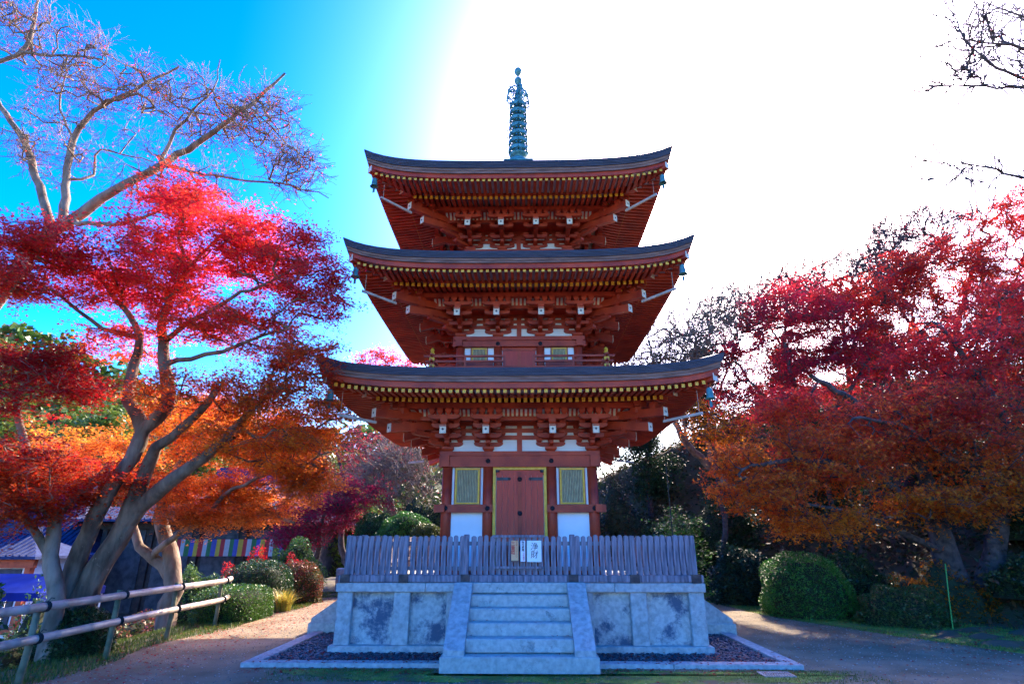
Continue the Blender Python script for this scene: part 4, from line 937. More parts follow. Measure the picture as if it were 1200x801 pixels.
# ---- right behind the pagoda: pale leaning tree, sparse
bankmaple(9, 5.9, 21.5, [[A4(868, 600, 20, .16), A4(835, 550, 20, .14), A4(805, 520, 19.5, .12), A4(786, 480, 19, .09), A4(770, 440, 19, .06), A4(760, 400, 19, .03)], [A4(835, 550, 20, .08), A4(830, 500, 20, .06), A4(850, 440, 20, .04), A4(870, 380, 20, .025), A4(850, 330, 20, .015)], [A4(805, 520, 19.5, .06), A4(800, 460, 19.5, .05), A4(815, 400, 19.5, .03), A4(800, 350, 19.5, .015)]],
    [E_(790, 420, 19.5, 1.6, 1.5, 1.5, 80), E_(850, 390, 20, 1.6, 1.5, 1.6, 90), E_(760, 440, 19, 1, 1, .7, 30)], 260, magf, 'bare tree with a pale leaning trunk behind the right of the pagoda', mat='bark_pale', nt=5, fl=.9)
bankmaple(10, 5.6, 17.6, [[A4(850, 620, 17.6, .08), A4(842, 580, 17.5, .06), A4(838, 530, 17.3, .05), A4(820, 500, 17, .03)], [A4(842, 580, 17.5, .04), A4(870, 540, 17.3, .03)]],
    [E_(835, 500, 17, 1.0, 1, .5, 60), E_(800, 480, 17, .5, .6, .3, 24), E_(865, 520, 17.4, .8, .9, .5, 40)], 7000, lambda P, q, r: palette(ORG, q), 'small bright orange-red maple beside the lowest right roof corner')
# ---- left behind the pagoda: purple thicket with magenta leaves
bankmaple(12, -7.6, 27, [[A4(400, 640, 27, .14), A4(405, 590, 27, .10), A4(400, 550, 27, .07), A4(390, 510, 27, .04)], [A4(405, 590, 27, .07), A4(440, 540, 27, .05), A4(450, 500, 27, .03)], [A4(405, 590, 27, .07), A4(365, 560, 27, .05)]],
    [E_(400, 550, 27, 2.6, 2, 2.2, 170), E_(450, 530, 27, 2.4, 2, 2.0, 150), E_(380, 600, 26, 1.8, 1.6, .8, 80)], 17000, lambda P, q, r: palette([(.22, .02, .06), (.36, .03, .08), (.46, .04, .05), (.36, .06, .03)], q), 'dusky purple maple thicket left behind the pagoda', nt=4, fl=.9)
bankmaple(13, -5.4, 25, [[A4(470, 640, 25, .05), A4(475, 590, 25, .04), A4(478, 550, 25, .03), A4(470, 520, 25, .02)], [A4(472, 620, 25, .03), A4(450, 570, 25, .025), A4(440, 530, 25, .02)], [A4(475, 600, 25, .03), A4(500, 570, 25, .02), A4(510, 540, 25, .015)], [A4(472, 625, 25, .03), A4(490, 600, 25, .025), A4(500, 560, 25, .02)]],
    [E_(470, 560, 25, 1.8, 1.2, 1.6, 130)], 300, magf, 'pale bare multi-stemmed shrub tree over the rounded bushes', mat='bark_pale', nt=4, fl=1.0)
bankmaple(14, -8.8, 23, [[A4(372, 650, 23, .10), A4(375, 620, 23, .08), A4(385, 590, 23, .05)], [A4(375, 620, 23, .05), A4(350, 600, 23, .04)]],
    [E_(375, 605, 23, 1.9, 1.4, .7, 110), E_(420, 580, 23, 1.3, 1.2, .6, 60), E_(350, 630, 22.5, 1.0, 1, .35, 40)], 21000, lambda P, q, r: palette([(.26, .01, .05), (.42, .02, .06), (.36, .02, .03)], q), 'low crimson-purple maple behind the shrubs along the left path')
bankmaple(15, -5.5, 30, [[A4(450, 560, 30, .14), A4(450, 500, 30, .1), A4(448, 450, 30, .06)]], [E_(450, 425, 30, 2.0, 1.6, .7, 90), E_(475, 450, 30, 1.8, 1.6, .8, 60)], 8000, redf, 'red treetop showing between the lowest and middle roofs on the left', sz=.07)
# ---- bare branches reaching in at the upper right
t = Tree(16); x0, y0 = 13.2, 10.5
t.limb([(x0, y0, terrz(x0, y0) - .2, .26), (x0 - .1, y0, 5, .2), (x0 - .3, y0 - .3, 7.2, .15), A4(1290, 200, 10, .11), A4(1260, 120, 9.8, .08), A4(1250, 60, 9.7, .05)], root=True)
t.limb([A4(1290, 200, 10, .08), A4(1250, 205, 10, .05), A4(1190, 206, 9.9, .03), A4(1150, 195, 9.8, .018), A4(1080, 188, 9.7, .006)])
t.limb([A4(1275, 150, 10, .07), A4(1230, 110, 9.8, .04), A4(1180, 102, 9.8, .028), A4(1120, 100, 9.7, .016), A4(1072, 103, 9.6, .006)])
t.limb([A4(1275, 130, 10, .06), A4(1220, 100, 9.8, .04), A4(1160, 75, 9.7, .025), A4(1130, 45, 9.6, .016), A4(1115, 0, 9.6, .008)])
t.limb([A4(1262, 100, 9.8, .06), A4(1210, 60, 9.7, .04), A4(1150, 50, 9.6, .02), A4(1110, 40, 9.6, .008)])
t.limb([A4(1255, 60, 9.8, .05), A4(1210, 25, 9.7, .03), A4(1160, 5, 9.6, .012)])
tips = t.crown([E_(1180, 25, 9.7, .9, .9, .5, 26), E_(1130, 75, 9.7, .6, .6, .4, 9), E_(1160, 95, 9.7, .9, .7, .25, 9), E_(1150, 200, 9.8, .9, .6, .2, 8), E_(1150, 50, 9.7, .8, .7, .4, 10)], bow=.05, wig=.02, zpen=.2)
tw = t.twigs([i for i in range(len(t.par)) if t.P[i][0] < at(1290, 100, 9.8).x and t.P[i][2] > 5 and i % 2 == 0], 3, .8, flat=.55, seg=5, branch=0, rnd=.45, outw=1.0)
cr_ = leaves(t, tw, 180, .022, RED, name='last_leaves', tmpl=MAPLE3, spread=(.02, .02, .02))
finish((x0, y0), 'cherry_tree', 'bare tree reaching thin dark twigs into the white sky at upper right', 'cherry tree', t, M['bark_dark'], [cr_], rtip=.006, rmin=.0125)
bankmaple(17, 7.9, 17.3, [[A4(996, 655, 17.3, .085), A4(985, 620, 17.3, .08), A4(972, 580, 17.2, .07), A4(965, 540, 17.1, .05)]], [E_(965, 530, 17.0, 1.3, 1, .5, 50)], 6500, redf, 'slim leaning maple trunk behind the clipped dome')
bankmaple(18, 9.3, 17.6, [[A4(1050, 665, 17.6, .075), A4(1040, 620, 17.6, .07), A4(1030, 580, 17.5, .06), A4(1028, 540, 17.4, .05)]], [E_(1030, 530, 17.3, 1.2, 1, .5, 40)], 6200, redf, 'slim upright maple trunk between the low shrub and the massive maple')
# ---- evergreen woodland trees (copies)
def ever(seed, h, w, pal, nl, sz, label, mat='leaf_green', tm=OVAL, cat='evergreen tree', name='evergreen_tree'):
    t = Tree(seed); t.limb([(0, 0, -.3, .03 * h), (0.1, 0, h * .3, .022 * h), (.1, .1, h * .6, .014 * h), (0, 0, h * .92, .003 * h)], root=True, step=.5)
    el = []; r = random.Random(seed)
    for i in range(11):
        f = .25 + .7 * i / 10; ww = w * math.sin(math.pi * min(1, (1.12 - f) * .75)) * r.uniform(.75, 1.1); a = r.uniform(0, 6.3)
        el.append(((math.cos(a) * ww * .35, math.sin(a) * ww * .35, h * f), (ww * .8, ww * .8, h * .085), 30))
    tips = t.crown(el, step=.5, wig=.08); tw = t.twigs(tips, 3, .09 * h, flat=.6)
    c = leaves(t, tw, nl, sz, pal, tmpl=tm, spread=(.03 * h, .03 * h, .02 * h), tilt=.9, mat=mat)
    e = empty(name); tag(e, label, cat); tk = t.mesh('trunk', M['bark_dark'], rtip=.008)
    for o in (tk, c): o.parent = e
    return e
def place(e, spots, labels, group):
    for i, (x, y, s, rz, dz) in enumerate(spots):
        o = e if i == 0 else copy_tree(e)
        o.location = (x, y, terrz(x, y) + dz); o.scale = (s, s, s); o.rotation_euler.z = rz; tag(o, labels[i] if isinstance(labels, list) else labels, None, group)
LE = ever(30, 9, 2.8, DGRN, 16000, .13, 'x')
place(LE, [(6.2, 27, .42, 0, 0), (8.6, 25.5, .50, 1.2, 0), (11.8, 23.5, .55, 2.2, 0), (14.8, 21.5, .6, 3.3, 0), (17.8, 18.8, .6, 4.1, 0), (3.2, 26, .50, 5, 0), (5.4, 24, .46, 3.5, 0), (-1.5, 29, .45, 5.7, 0), (10.2, 19, .42, .7, 0), (13.0, 17.6, .45, 2.7, 0), (7.4, 20.5, .4, 1.7, 0)],
    'dark evergreen in the wood behind the maples', 'dark evergreens of the wood behind the pagoda')
HG = ever(31, 11, 3.6, [(.05, .10, .015), (.10, .16, .02), (.20, .24, .03), (.30, .28, .04)], 15000, .17, 'x', cat='tree', name='hill_tree')
place(HG, [(-26, 44, 1.15, 0, 0), (-31, 41, 1.25, 1, 0), (-36, 45, 1.3, 2.1, 0), (-41, 42, 1.3, 3, 0), (-21, 47, 1.05, 4, 0), (-47, 44, 1.4, 5.1, 0), (-16, 46, 1.0, .5, 0), (-12.5, 42, .95, 2.8, 0), (-29, 52, 1.5, 1.9, 0), (-39, 53, 1.6, .4, 0)],
    'yellow-green tree on the far hillside behind the temple hall', 'trees on the far left hillside')
# far wooded hills: one mass
rng = np.random.default_rng(77)
n = 26000; X = rng.uniform(-140, -8, n); Y = rng.uniform(56, 110, n); Z = terr(X, Y) + rng.uniform(0, 5, n) ** 1.0 * (.6 + .4 * np.sin(X * .5) * np.cos(Y * .4))
w = instance_scatter('far_woodland', [(-1, -.6, 0), (1, -.6, .2), (.7, .8, .4), (-.8, .7, .1)], [(0, 1, 2, 3)], np.stack([X, Y, Z], 1), rng.uniform(.35, .8, n)[:, None] * np.ones((1, 3)), rots(n, rng), M['leaf_green'], palette(GRN + [(.25, .16, .03)], rng.random(n)))
tag(w, kind='stuff', label='wooded far hillside in greens and rust')
# ============================================================ shrubs
def shrub(name, label, c, R, n, pal, sz=.03, tmpl=OVAL, lump=.08, seed=1, box=0, mat='leaf_green', cat='shrub', tilt=None, group=None, shell=.10, flower=None):
    rng = np.random.default_rng(seed); e = empty(name, (c[0], c[1], terrz(c[0], c[1]))); tag(e, label, cat, group)
    d = rng.normal(0, 1, (n, 3)); d[:, 2] = np.abs(d[:, 2]) - .25 * rng.random(n); d /= np.linalg.norm(d, axis=1)[:, None]
    def rad_(d):
        b = 1 + lump * (np.sin(d[:, 0] * 5 + seed) * np.cos(d[:, 1] * 4 + 2 * seed) + .6 * np.sin(d[:, 2] * 9 + d[:, 0] * 7 + seed))
        if box: b = b / (np.sum(np.abs(d) ** box, axis=1) ** (1 / box))
        return b
    p = d * rad_(d)[:, None] * (1 - shell * np.abs(rng.normal(0, 1, n)))[:, None] * np.array(R); p[:, 2] += R[2] * .12
    hz = np.clip(p[:, 2], .02, None); p[:, 2] = hz
    nrm = d / np.array(R); nrm /= np.linalg.norm(nrm, axis=1)[:, None]
    Q = rots(n, rng, None if tilt is None else tilt)
    t_ = np.clip(rng.normal(.5, .22, n) + .2 * np.sin(p[:, 0] * 9) * np.cos(p[:, 2] * 8), 0, .999)
    o = instance_scatter('foliage', tmpl[0], tmpl[1], p, sz * rng.uniform(.7, 1.3, n)[:, None] * np.ones((1, 3)), Q, M[mat], palette(pal, t_)); o.parent = e
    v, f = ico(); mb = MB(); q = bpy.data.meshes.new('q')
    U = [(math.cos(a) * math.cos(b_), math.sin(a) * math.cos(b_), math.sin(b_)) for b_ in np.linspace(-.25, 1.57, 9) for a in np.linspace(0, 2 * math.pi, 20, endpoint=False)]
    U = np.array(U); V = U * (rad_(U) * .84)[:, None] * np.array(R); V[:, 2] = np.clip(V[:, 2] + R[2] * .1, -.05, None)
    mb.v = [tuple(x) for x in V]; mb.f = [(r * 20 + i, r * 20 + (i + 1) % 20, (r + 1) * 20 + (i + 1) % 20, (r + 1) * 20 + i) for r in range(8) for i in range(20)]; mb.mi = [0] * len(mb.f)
    bpy.data.meshes.remove(q); mb.build('branches', M['core'], e, True); return e  # solid dark core added inside the leaves, standing in for branches and inner shade
G1 = [(.02, .075, .014), (.04, .15, .02), (.07, .22, .028), (.12, .28, .04)]
shrub('clipped_shrub', 'large clipped green dome shrub on the mossy bank at right', (6.75, 14.3), (1.03, .95, 1.22), 16000, G1, .028, seed=1, box=2.6)
shrub('low_shrub', 'low olive-green shrub with reddish leaf tips right of the clipped dome', (8.0, 12.9), (.92, .8, .68), 9000, [(.03, .06, .012), (.06, .10, .02), (.10, .12, .03), (.20, .07, .04)], .030, seed=2, lump=.12)
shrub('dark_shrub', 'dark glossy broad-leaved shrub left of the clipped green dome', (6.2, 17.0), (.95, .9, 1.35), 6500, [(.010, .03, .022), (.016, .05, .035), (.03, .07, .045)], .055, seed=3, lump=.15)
shrub('low_plant', 'dark leafy undergrowth at the foot of the massive maple', (11.0, 12.8), (1.0, .8, .7), 4500, [(.02, .04, .015), (.04, .08, .02), (.12, .10, .02)], .04, seed=4, lump=.2)
shrub('low_plant', 'orange-leaved undergrowth between low shrub and maple trunk', (9.3, 13.6), (1.1, .7, .9), 4000, OLV, .04, tmpl=MAPLE3, seed=5, lump=.25, mat='leaf')
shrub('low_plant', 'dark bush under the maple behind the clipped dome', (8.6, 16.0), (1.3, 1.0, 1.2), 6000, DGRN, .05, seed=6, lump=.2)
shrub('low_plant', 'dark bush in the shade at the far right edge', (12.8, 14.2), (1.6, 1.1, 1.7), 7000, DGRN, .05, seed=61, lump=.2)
shrub('clipped_shrub', 'upper rounded green bush left of the pagoda, seen over the fence', (-4.2, 21.0), (1.05, .9, 1.0), 12000, G1, .035, seed=7, box=2.3).location.z = 1.5
shrub('clipped_shrub', 'taller clipped bush behind, leftmost of the bushes seen over the fence', (-5.6, 22.0), (.85, .8, 1.25), 11000, [(.012, .045, .012), (.025, .085, .018), (.05, .13, .022)], .035, seed=8).location.z = 1.3
shrub('clipped_shrub', 'small olive clipped bush nearest the pagoda wall on the left', (-3.35, 20.2), (.6, .6, .55), 7000, [(.04, .07, .012), (.08, .11, .02), (.13, .13, .03)], .03, seed=9).location.z = 1.6
shrub('hillside_bush', 'broad olive bush on the bank behind the clipped bushes', (-3.4, 23.4), (2.4, 1.2, 3.2), 12000, [(.03, .05, .012), (.06, .09, .02), (.13, .12, .03)], .055, seed=10, lump=.2)
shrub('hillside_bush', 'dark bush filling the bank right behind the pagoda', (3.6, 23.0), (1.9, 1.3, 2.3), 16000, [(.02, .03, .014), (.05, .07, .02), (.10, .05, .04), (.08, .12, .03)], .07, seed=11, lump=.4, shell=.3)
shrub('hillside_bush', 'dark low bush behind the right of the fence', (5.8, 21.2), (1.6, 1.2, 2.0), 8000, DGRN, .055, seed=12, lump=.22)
shrub('leafy_bush', 'fresh green bush beside the left end of the fence', (-5.0, 19.3), (.55, .5, 1.25), 4500, [(.06, .16, .02), (.10, .24, .03), (.16, .30, .05)], .045, seed=13, lump=.2)
shrub('box_hedge', 'low box-shaped bright green hedge at the end of the bamboo fence', (-6.45, 13.4), (.68, .85, .62), 11000, [(.03, .09, .012), (.06, .15, .018), (.10, .21, .025)], .024, seed=14, box=5, lump=.03)
shrub('clipped_shrub', 'dark green squared shrub behind the low box hedge', (-6.95, 15.6), (.82, .8, 1.02), 11000, [(.012, .04, .012), (.022, .07, .016), (.04, .10, .02)], .028, seed=15, box=3.5, lump=.05)
shrub('mottled_shrub', 'rounded red-and-green mottled shrub beside the left path', (-6.35, 16.9), (.66, .7, .98), 9000, [(.05, .08, .015), (.10, .10, .02), (.22, .06, .03), (.30, .03, .03)], .030, seed=16, lump=.1)
shrub('red_shrub', 'brilliant scarlet shrub in front of the coloured banner', (-8.6, 18.6), (1.05, .7, 1.35), 7500, [(.55, .01, .012), (.70, .02, .02), (.75, .05, .03)], .045, tmpl=MAPLE3, seed=17, lump=.25, mat='leaf')
shrub('red_shrub', 'dark red shrub between the squared and the mottled shrub', (-7.0, 17.9), (.6, .5, .95), 3500, [(.30, .01, .02), (.45, .02, .03)], .04, tmpl=MAPLE3, seed=18, lump=.25, mat='leaf')
shrub('leafy_bush', 'light green leafy bush right of the scarlet shrub', (-7.5, 19.4), (.9, .8, 1.5), 6500, [(.05, .13, .02), (.09, .19, .03), (.14, .26, .04)], .045, seed=19, lump=.2)
shrub('leafy_bush', 'green bush under the coloured banner, left of the scarlet shrub', (-9.4, 17.0), (.8, .7, 1.6), 6000, [(.05, .12, .02), (.09, .17, .03), (.14, .22, .04)], .045, seed=20, lump=.2).location.z = -.9
shrub('leafy_bush', 'red-tinged undergrowth behind the bamboo rails', (-7.9, 12.6), (.9, .8, .9), 6000, [(.03, .08, .015), (.08, .12, .02), (.30, .03, .03), (.06, .12, .02)], .04, tmpl=MAPLE3, seed=21, lump=.25)
shrub('clipped_shrub', 'small dark clipped bush under the rails at the foot of the big maple', (-6.9, 9.4), (.5, .55, .62), 7000, [(.015, .04, .012), (.03, .07, .018), (.05, .10, .02)], .026, seed=22, lump=.06)
shrub('leafy_bush', 'glossy green leaves at the bottom left corner behind the rails', (-8.2, 8.7), (.7, .8, 1.75), 3500, [(.02, .07, .02), (.04, .12, .03)], .06, seed=23, lump=.2)
shrub('leafy_bush', 'dark green bush screening the shrine building at the left edge', (-10.9, 13.6), (1.3, 1.0, 2.7), 8000, GRN, .05, seed=24, lump=.25, shell=.2).location.z = -2.9
shrub('leafy_bush', 'dark green bush between the big maple trunks and the lower plaza', (-9.3, 11.4), (.9, .8, 2.0), 6000, DGRN, .05, seed=25, lump=.25, shell=.2).location.z = -2.2
# slender green sapling right of the fence
t = Tree(40); x0, y0 = 4.45, 16.6
t.limb([(x0, y0, -.1, .03), (x0 - .1, y0, .9, .025), (x0, y0, 1.7, .018), (x0 + .1, y0, 2.4, .008)], root=True); t.limb([(x0 - .1, y0, .7, .018), (x0 + .35, y0, 1.3, .012), (x0 + .5, y0, 1.9, .006)])
tips = t.crown([((x0, y0, 1.9), (.7, .6, .6), 60), ((x0 + .2, y0, 1.2), (.6, .5, .5), 40), ((x0 + .3, y0 - .2, .5), (.4, .4, .3), 16)]); tw = t.twigs(tips, 3, .25, flat=.4)
c = leaves(t, tw, 5200, .045, [(.05, .15, .02), (.09, .24, .03), (.15, .32, .05)], tmpl=OVAL, mat='leaf_green', tilt=.6)
finish((x0, y0), 'sapling', 'slender fresh-green sapling right of the fence end', 'sapling', t, M['bark'], [c])
# arching grass clump
def grass_clump(name, label, c, n, L, pal, seed):
    rng = np.random.default_rng(seed); mb = MB(); e = empty(name, (c[0], c[1], 0)); tag(e, label, 'ornamental grass')
    V = []; F = []; 
    for i in range(n):
        a = rng.uniform(0, 6.28); l = L * rng.uniform(.6, 1.1); lean = rng.uniform(.3, 1.1); w = .009; b0 = rng.normal(0, .06, 2); k = len(V); dx, dy = math.cos(a), math.sin(a)
        for j, t_ in enumerate((0, .35, .7, 1)):
            h = l * (t_ - .45 * lean * t_ * t_); o = l * lean * .75 * t_ * t_ + .1 * t_ * l; ww = w * (1 - t_ ** 2 * .95)
            for s_ in (-1, 1): V.append((b0[0] + dx * o - dy * ww * s_, b0[1] + dy * o + dx * ww * s_, h))
        F += [(k + 2 * j, k + 2 * j + 1, k + 2 * j + 3, k + 2 * j + 2) for j in range(3)]
    mb.v = V; mb.f = F; mb.mi = [0] * len(F); o = mb.build('blades', M['leaf_green'], e)
    at_ = o.data.attributes.new('leafcol', 'FLOAT_COLOR', 'FACE'); cc = np.ones((len(F), 4), np.float32); cc[:, :3] = np.repeat(palette(pal, rng.random(n)), 3, 0); at_.data.foreach_set('color', cc.ravel())
grass_clump('grass_clump', 'yellow arching grass clump at the edge of the left path', (-5.95, 14.9), 420, .62, [(.20, .26, .03), (.50, .42, .06), (.62, .42, .10)], 1)
# moss tufts and fallen leaves
def in_poly(x, y, poly):
    c = np.zeros(len(x), bool); j = len(poly) - 1
    for i in range(len(poly)):
        xi, yi = poly[i]; xj, yj = poly[j]; m = ((yi > y) != (yj > y)) & (x < (xj - xi) * (y - yi) / (yj - yi + 1e-12) + xi); c ^= m; j = i
    return c
rng = np.random.default_rng(5)
mp = [(9.0, 5.8), (8.2, 8.8), (6.8, 11.4), (5.65, 14.1), (5.2, 17.4), (5.4, 20), (6.6, 20), (7.2, 17), (8.6, 14), (10.2, 12), (11.4, 8), (11.6, 5.8)]
def tufts(name, label, X, Y, h, pal, seed, w=.006):
    rng = np.random.default_rng(seed); n = len(X); P = np.stack([X, Y, terr(X, Y) + .004], 1); az = rng.uniform(0, 6.28, n); c, s_ = np.cos(az), np.sin(az)
    Q = np.zeros((n, 3, 3)); Q[:, 0, 0] = c; Q[:, 0, 1] = -s_; Q[:, 1, 0] = s_; Q[:, 1, 1] = c; Q[:, 2, 2] = 1; ln = rng.uniform(-.6, .6, n); Q[:, 0, 2] = ln * c; Q[:, 1, 2] = ln * s_
    S = np.stack([w * rng.uniform(.7, 1.5, n), w * np.ones(n), h * rng.uniform(.4, 1.3, n)], 1)
    # scale is applied after rotation, so build upright blades directly
    V = np.zeros((n, 3, 3)); hh = h * rng.uniform(.4, 1.3, n); ww = w * rng.uniform(.7, 1.5, n)
    V[:, 0, 0] = -ww * c; V[:, 0, 1] = -ww * s_; V[:, 1, 0] = ww * c; V[:, 1, 1] = ww * s_; V[:, 2, 0] = ln * hh * -s_; V[:, 2, 1] = ln * hh * c; V[:, 2, 2] = hh; V += P[:, None, :]
    me = bpy.data.meshes.new(name); me.vertices.add(n * 3); me.vertices.foreach_set('co', V.astype(np.float32).ravel()); me.loops.add(n * 3); me.loops.foreach_set('vertex_index', np.arange(n * 3, dtype=np.int32)); me.polygons.add(n)
    me.polygons.foreach_set('loop_start', (np.arange(n) * 3).astype(np.int32)); me.polygons.foreach_set('loop_total', np.full(n, 3, np.int32)); me.update(calc_edges=True); me.materials.append(M['leaf_green'])
    a_ = me.attributes.new('leafcol', 'FLOAT_COLOR', 'FACE'); cc = np.ones((n, 4), np.float32); cc[:, :3] = palette(pal, rng.random(n)); a_.data.foreach_set('color', cc.ravel())
    o = bpy.data.objects.new(name, me); COL.objects.link(o); tag(o, label, None, None, 'stuff'); return o
X = rng.uniform(5, 11.8, 90000); Y = 5.8 + 14 * rng.random(90000) ** 1.0; k = in_poly(X, Y, mp)
X, Y = X[k], Y[k]; k = (np.sin(X * 3.1) * np.cos(Y * 2.7 + X) + rng.normal(0, .5, len(X))) > -.35
tufts('grass', 'short mossy grass on the bank along the right path', X[k], Y[k], .030, [(.07, .12, .015), (.14, .20, .02), (.24, .28, .04)], 6)
X = rng.uniform(-3.4, 4.6, 26000); Y = 7.75 + .72 * rng.random(26000) ** .8; k = ((np.sin(X * 2.3) * .5 + rng.normal(0, .5, len(X))) > 0) & ~((np.abs(X - PX) < 1.1) & (Y > 8.15)); tufts('grass', 'thin mossy grass along the front of the kerb', X[k], Y[k], .02, [(.07, .11, .015), (.13, .17, .02), (.17, .15, .04)], 7, .004)
X = rng.uniform(-7.4, -5.55, 30000); Y = rng.uniform(6, 20, 30000); k = (X < -5.95 + .18 * np.sin(Y * 1.7) + .02 * (Y - 10)) ; tufts('grass', 'grass verge under the bamboo fence and the left shrubs', X[k], Y[k], .06, [(.04, .09, .012), (.08, .14, .02), (.16, .18, .03)], 8, .005)
n = 5200; X = np.concatenate([rng.uniform(-6.6, -4.6, 2600), rng.normal(9.2, 1.6, 2600), rng.uniform(-5.8, 9.5, 1100), rng.uniform(-3.8, 3.8, 1500)]); Y = np.concatenate([rng.uniform(5, 19, 2600), rng.normal(11.2, 2.2, 2600), rng.uniform(4, 18, 1100), rng.uniform(8.15, 9.5, 1500)])
inside = (np.abs(X - PX) < 2.95) & (np.abs(Y - PY) < 2.95) | ((np.abs(X - PX) < 1.1) & (Y > 8.15) & (Y < 10)); X, Y = X[~inside], Y[~inside]
k = ~((X < -5.5 + .0) & (rng.random(len(X)) < .0)); Z = terr(X, Y) + .016; gb = (np.abs(X - PX) < HK - .22) & (np.abs(Y - PY) < HK - .22); kb_ = (np.abs(X - PX) < HK) & (np.abs(Y - PY) < HK) & ~gb
Z[gb] = .055; Z[kb_] = .068
f = instance_scatter('fallen_leaves', MAPLE[0], MAPLE[1], np.stack([X, Y, Z], 1), rng.uniform(.024, .042, len(X))[:, None] * np.ones((1, 3)), rots(len(X), rng, .22), M['leaf'], palette([(.22, .02, .02), (.38, .02, .03), (.45, .06, .02), (.30, .10, .04)], rng.random(len(X)))); tag(f, 'scattered red and brown maple leaves lying on the ground', None, None, 'stuff')
# little leaf piles on the stair treads
X = []; 
rl = np.random.default_rng(9); pts = []
for y, z in STEP + [(8.2, .2)]:
    for i in range(9): pts.append((PX + rl.choice([-1, 1]) * rl.uniform(.45, .73), y + .2 + rl.uniform(0, .05) if (y, z) != (8.2, .2) else 8.38, z + .012))
f = instance_scatter('stair_leaves', MAPLE[0], MAPLE[1], np.array(pts), rl.uniform(.02, .03, len(pts))[:, None] * np.ones((1, 3)), rots(len(pts), rl, .2), M['leaf'], palette([(.38, .02, .03), (.5, .04, .02)], rl.random(len(pts)))); tag(f, 'red leaves caught on the stone steps', None, None, 'stuff')
# ============================================================ bamboo fence
bf = empty('bamboo_fence', (-6.25, 9, 0)); tag(bf, 'two-rail bamboo fence lashed with black rope along the left path', 'fence')
posts = [(-6.28, 12.4), (-6.22, 10.7), (-6.15, 9.1), (-6.05, 7.5), (-6.0, 5.9), (-5.9, 4.3)]
rr = random.Random(8)
for zr, r in ((.86, .052), (.50, .050)):
    pts = [(-6.30 - (-6.25) , 12.75 - 9, zr + .01)] + [(x + .06 + 6.25, y - 9, zr + .02 * (9 - y) * .15) for x, y in posts] + [(-5.8 + 6.25, 2.8 - 9, zr + .03)]
    P_ = resample([(a, b_, c_, 1) for a, b_, c_ in pts], .3, .0); mb = MB(); L = [p[:3] for p in P_]; rs = []; L2 = []
    for i, p in enumerate(L):
        if i % 2 == 1 and i < len(L) - 1:
            q = (np.array(L[i + 1]) - p); q /= np.linalg.norm(q)
            for dd, k in ((-.02, 1), (-.007, 1.09), (0, .97), (.007, 1.09), (.02, 1)): L2.append(np.array(p) + q * dd); rs.append(r * k)
        else: L2.append(p); rs.append(r)
    mb.tube(L2, rs, 12); mb.build('bamboo_rail', M['bamboo'], bf, True)
for x, y in posts:
    mb = MB(); ln = rr.uniform(.02, .06); mb.tube([(x + 6.25 - ln, y - 9, -.3), (x + 6.25 - .02, y - 9, .4), (x + 6.25 - .03, y - 9, .93)], [.042, .04, .038], 10); mb.build('post', M['bark'] if False else pmat('mossy_post', (.08, .10, .05), (.22, .20, .12), 6, .9, .4), bf, True)
    for zr in (.86, .50):
        mb = MB(); z = zr + .02 * (9 - y) * .15
        for dd in (-.018, 0, .018): mb.lathe([(.050, -.008), (.062, 0), (.050, .008)], (0, 0, 0), 12)
        me = MB()
        for dd in (-.024, -.008, .008, .024):
            me.v += [tuple(Matrix.Translation((x + 6.31, y - 9 + dd, z)) @ Matrix.Rotation(math.pi / 2 , 4, 'X') @ Vector(v)) for v in MB().lathe([(.052, -.009), (.064, 0), (.052, .009)], n=12).v]; b0 = len(me.f) // 24 * 36
            me.f += [tuple(i + b0 for i in f_) for f_ in MB().lathe([(.052, -.009), (.064, 0), (.052, .009)], n=12).f]
        me.mi = [0] * len(me.f); me.tube([(x + 6.31, y - 9, z + .05), (x + 6.34, y - 9 + .02, z + .10), (x + 6.37, y - 9 + .04, z + .09)], .006, 5); me.build('rope_lashing', M['rope'], bf)
# ============================================================ temple buildings down on the left
def tiled_roof(mb, x0, x1, y0, y1, ze, zr, over=0, gable=.35, sag=.25):
    "hipped, sagging tiled roof with rib rows"
    n = 10; w = x1 - x0; d = y1 - y0; ym = (y0 + y1) / 2
    def row(t):   # t 0 eave, 1 ridge
        s_ = t * d / 2; z = ze + (zr - ze) * (t ** (1 + sag)); i = s_ * min(1, w / d * .7) 
        return x0 + i, x1 - i, y0 + s_, y1 - s_, z
    for k in range(n):
        a = row(k / n); b_ = row((k + 1) / n)
        mb.add([(a[0], a[2], a[4]), (a[1], a[2], a[4]), (b_[1], b_[2], b_[4]), (b_[0], b_[2], b_[4])], [(0, 1, 2, 3)]); mb.add([(a[0], a[3], a[4]), (a[1], a[3], a[4]), (b_[1], b_[3], b_[4]), (b_[0], b_[3], b_[4])], [(3, 2, 1, 0)])
        mb.add([(a[0], a[2], a[4]), (b_[0], b_[2], b_[4]), (b_[0], b_[3], b_[4]), (a[0], a[3], a[4])], [(0, 1, 2, 3)]); mb.add([(a[1], a[2], a[4]), (a[1], a[3], a[4]), (b_[1], b_[3], b_[4]), (b_[1], b_[2], b_[4])], [(0, 1, 2, 3)])
    c = x0 + .2
    while c < x1:
        tm = min(1, (min(c - x0, x1 - c)) / (d / 2 * min(1, w / d * .7)) + .0); pts = []
        for q in range(7):
            r_ = row(tm * q / 6); pts.append((c, r_[2], r_[4] + .03))
        if tm > .1: mb.tube(pts, .05, 5)
        c += .32
    r_ = row(1); mb.box(r_[0] - .2, r_[1] + .2, ym - .15, ym + .15, r_[4] - .1, r_[4] + .35)
    e = .12; mb.box(x0 - .02, x1 + .02, y0 - .03, y1 + .03, ze - e, ze - .002)
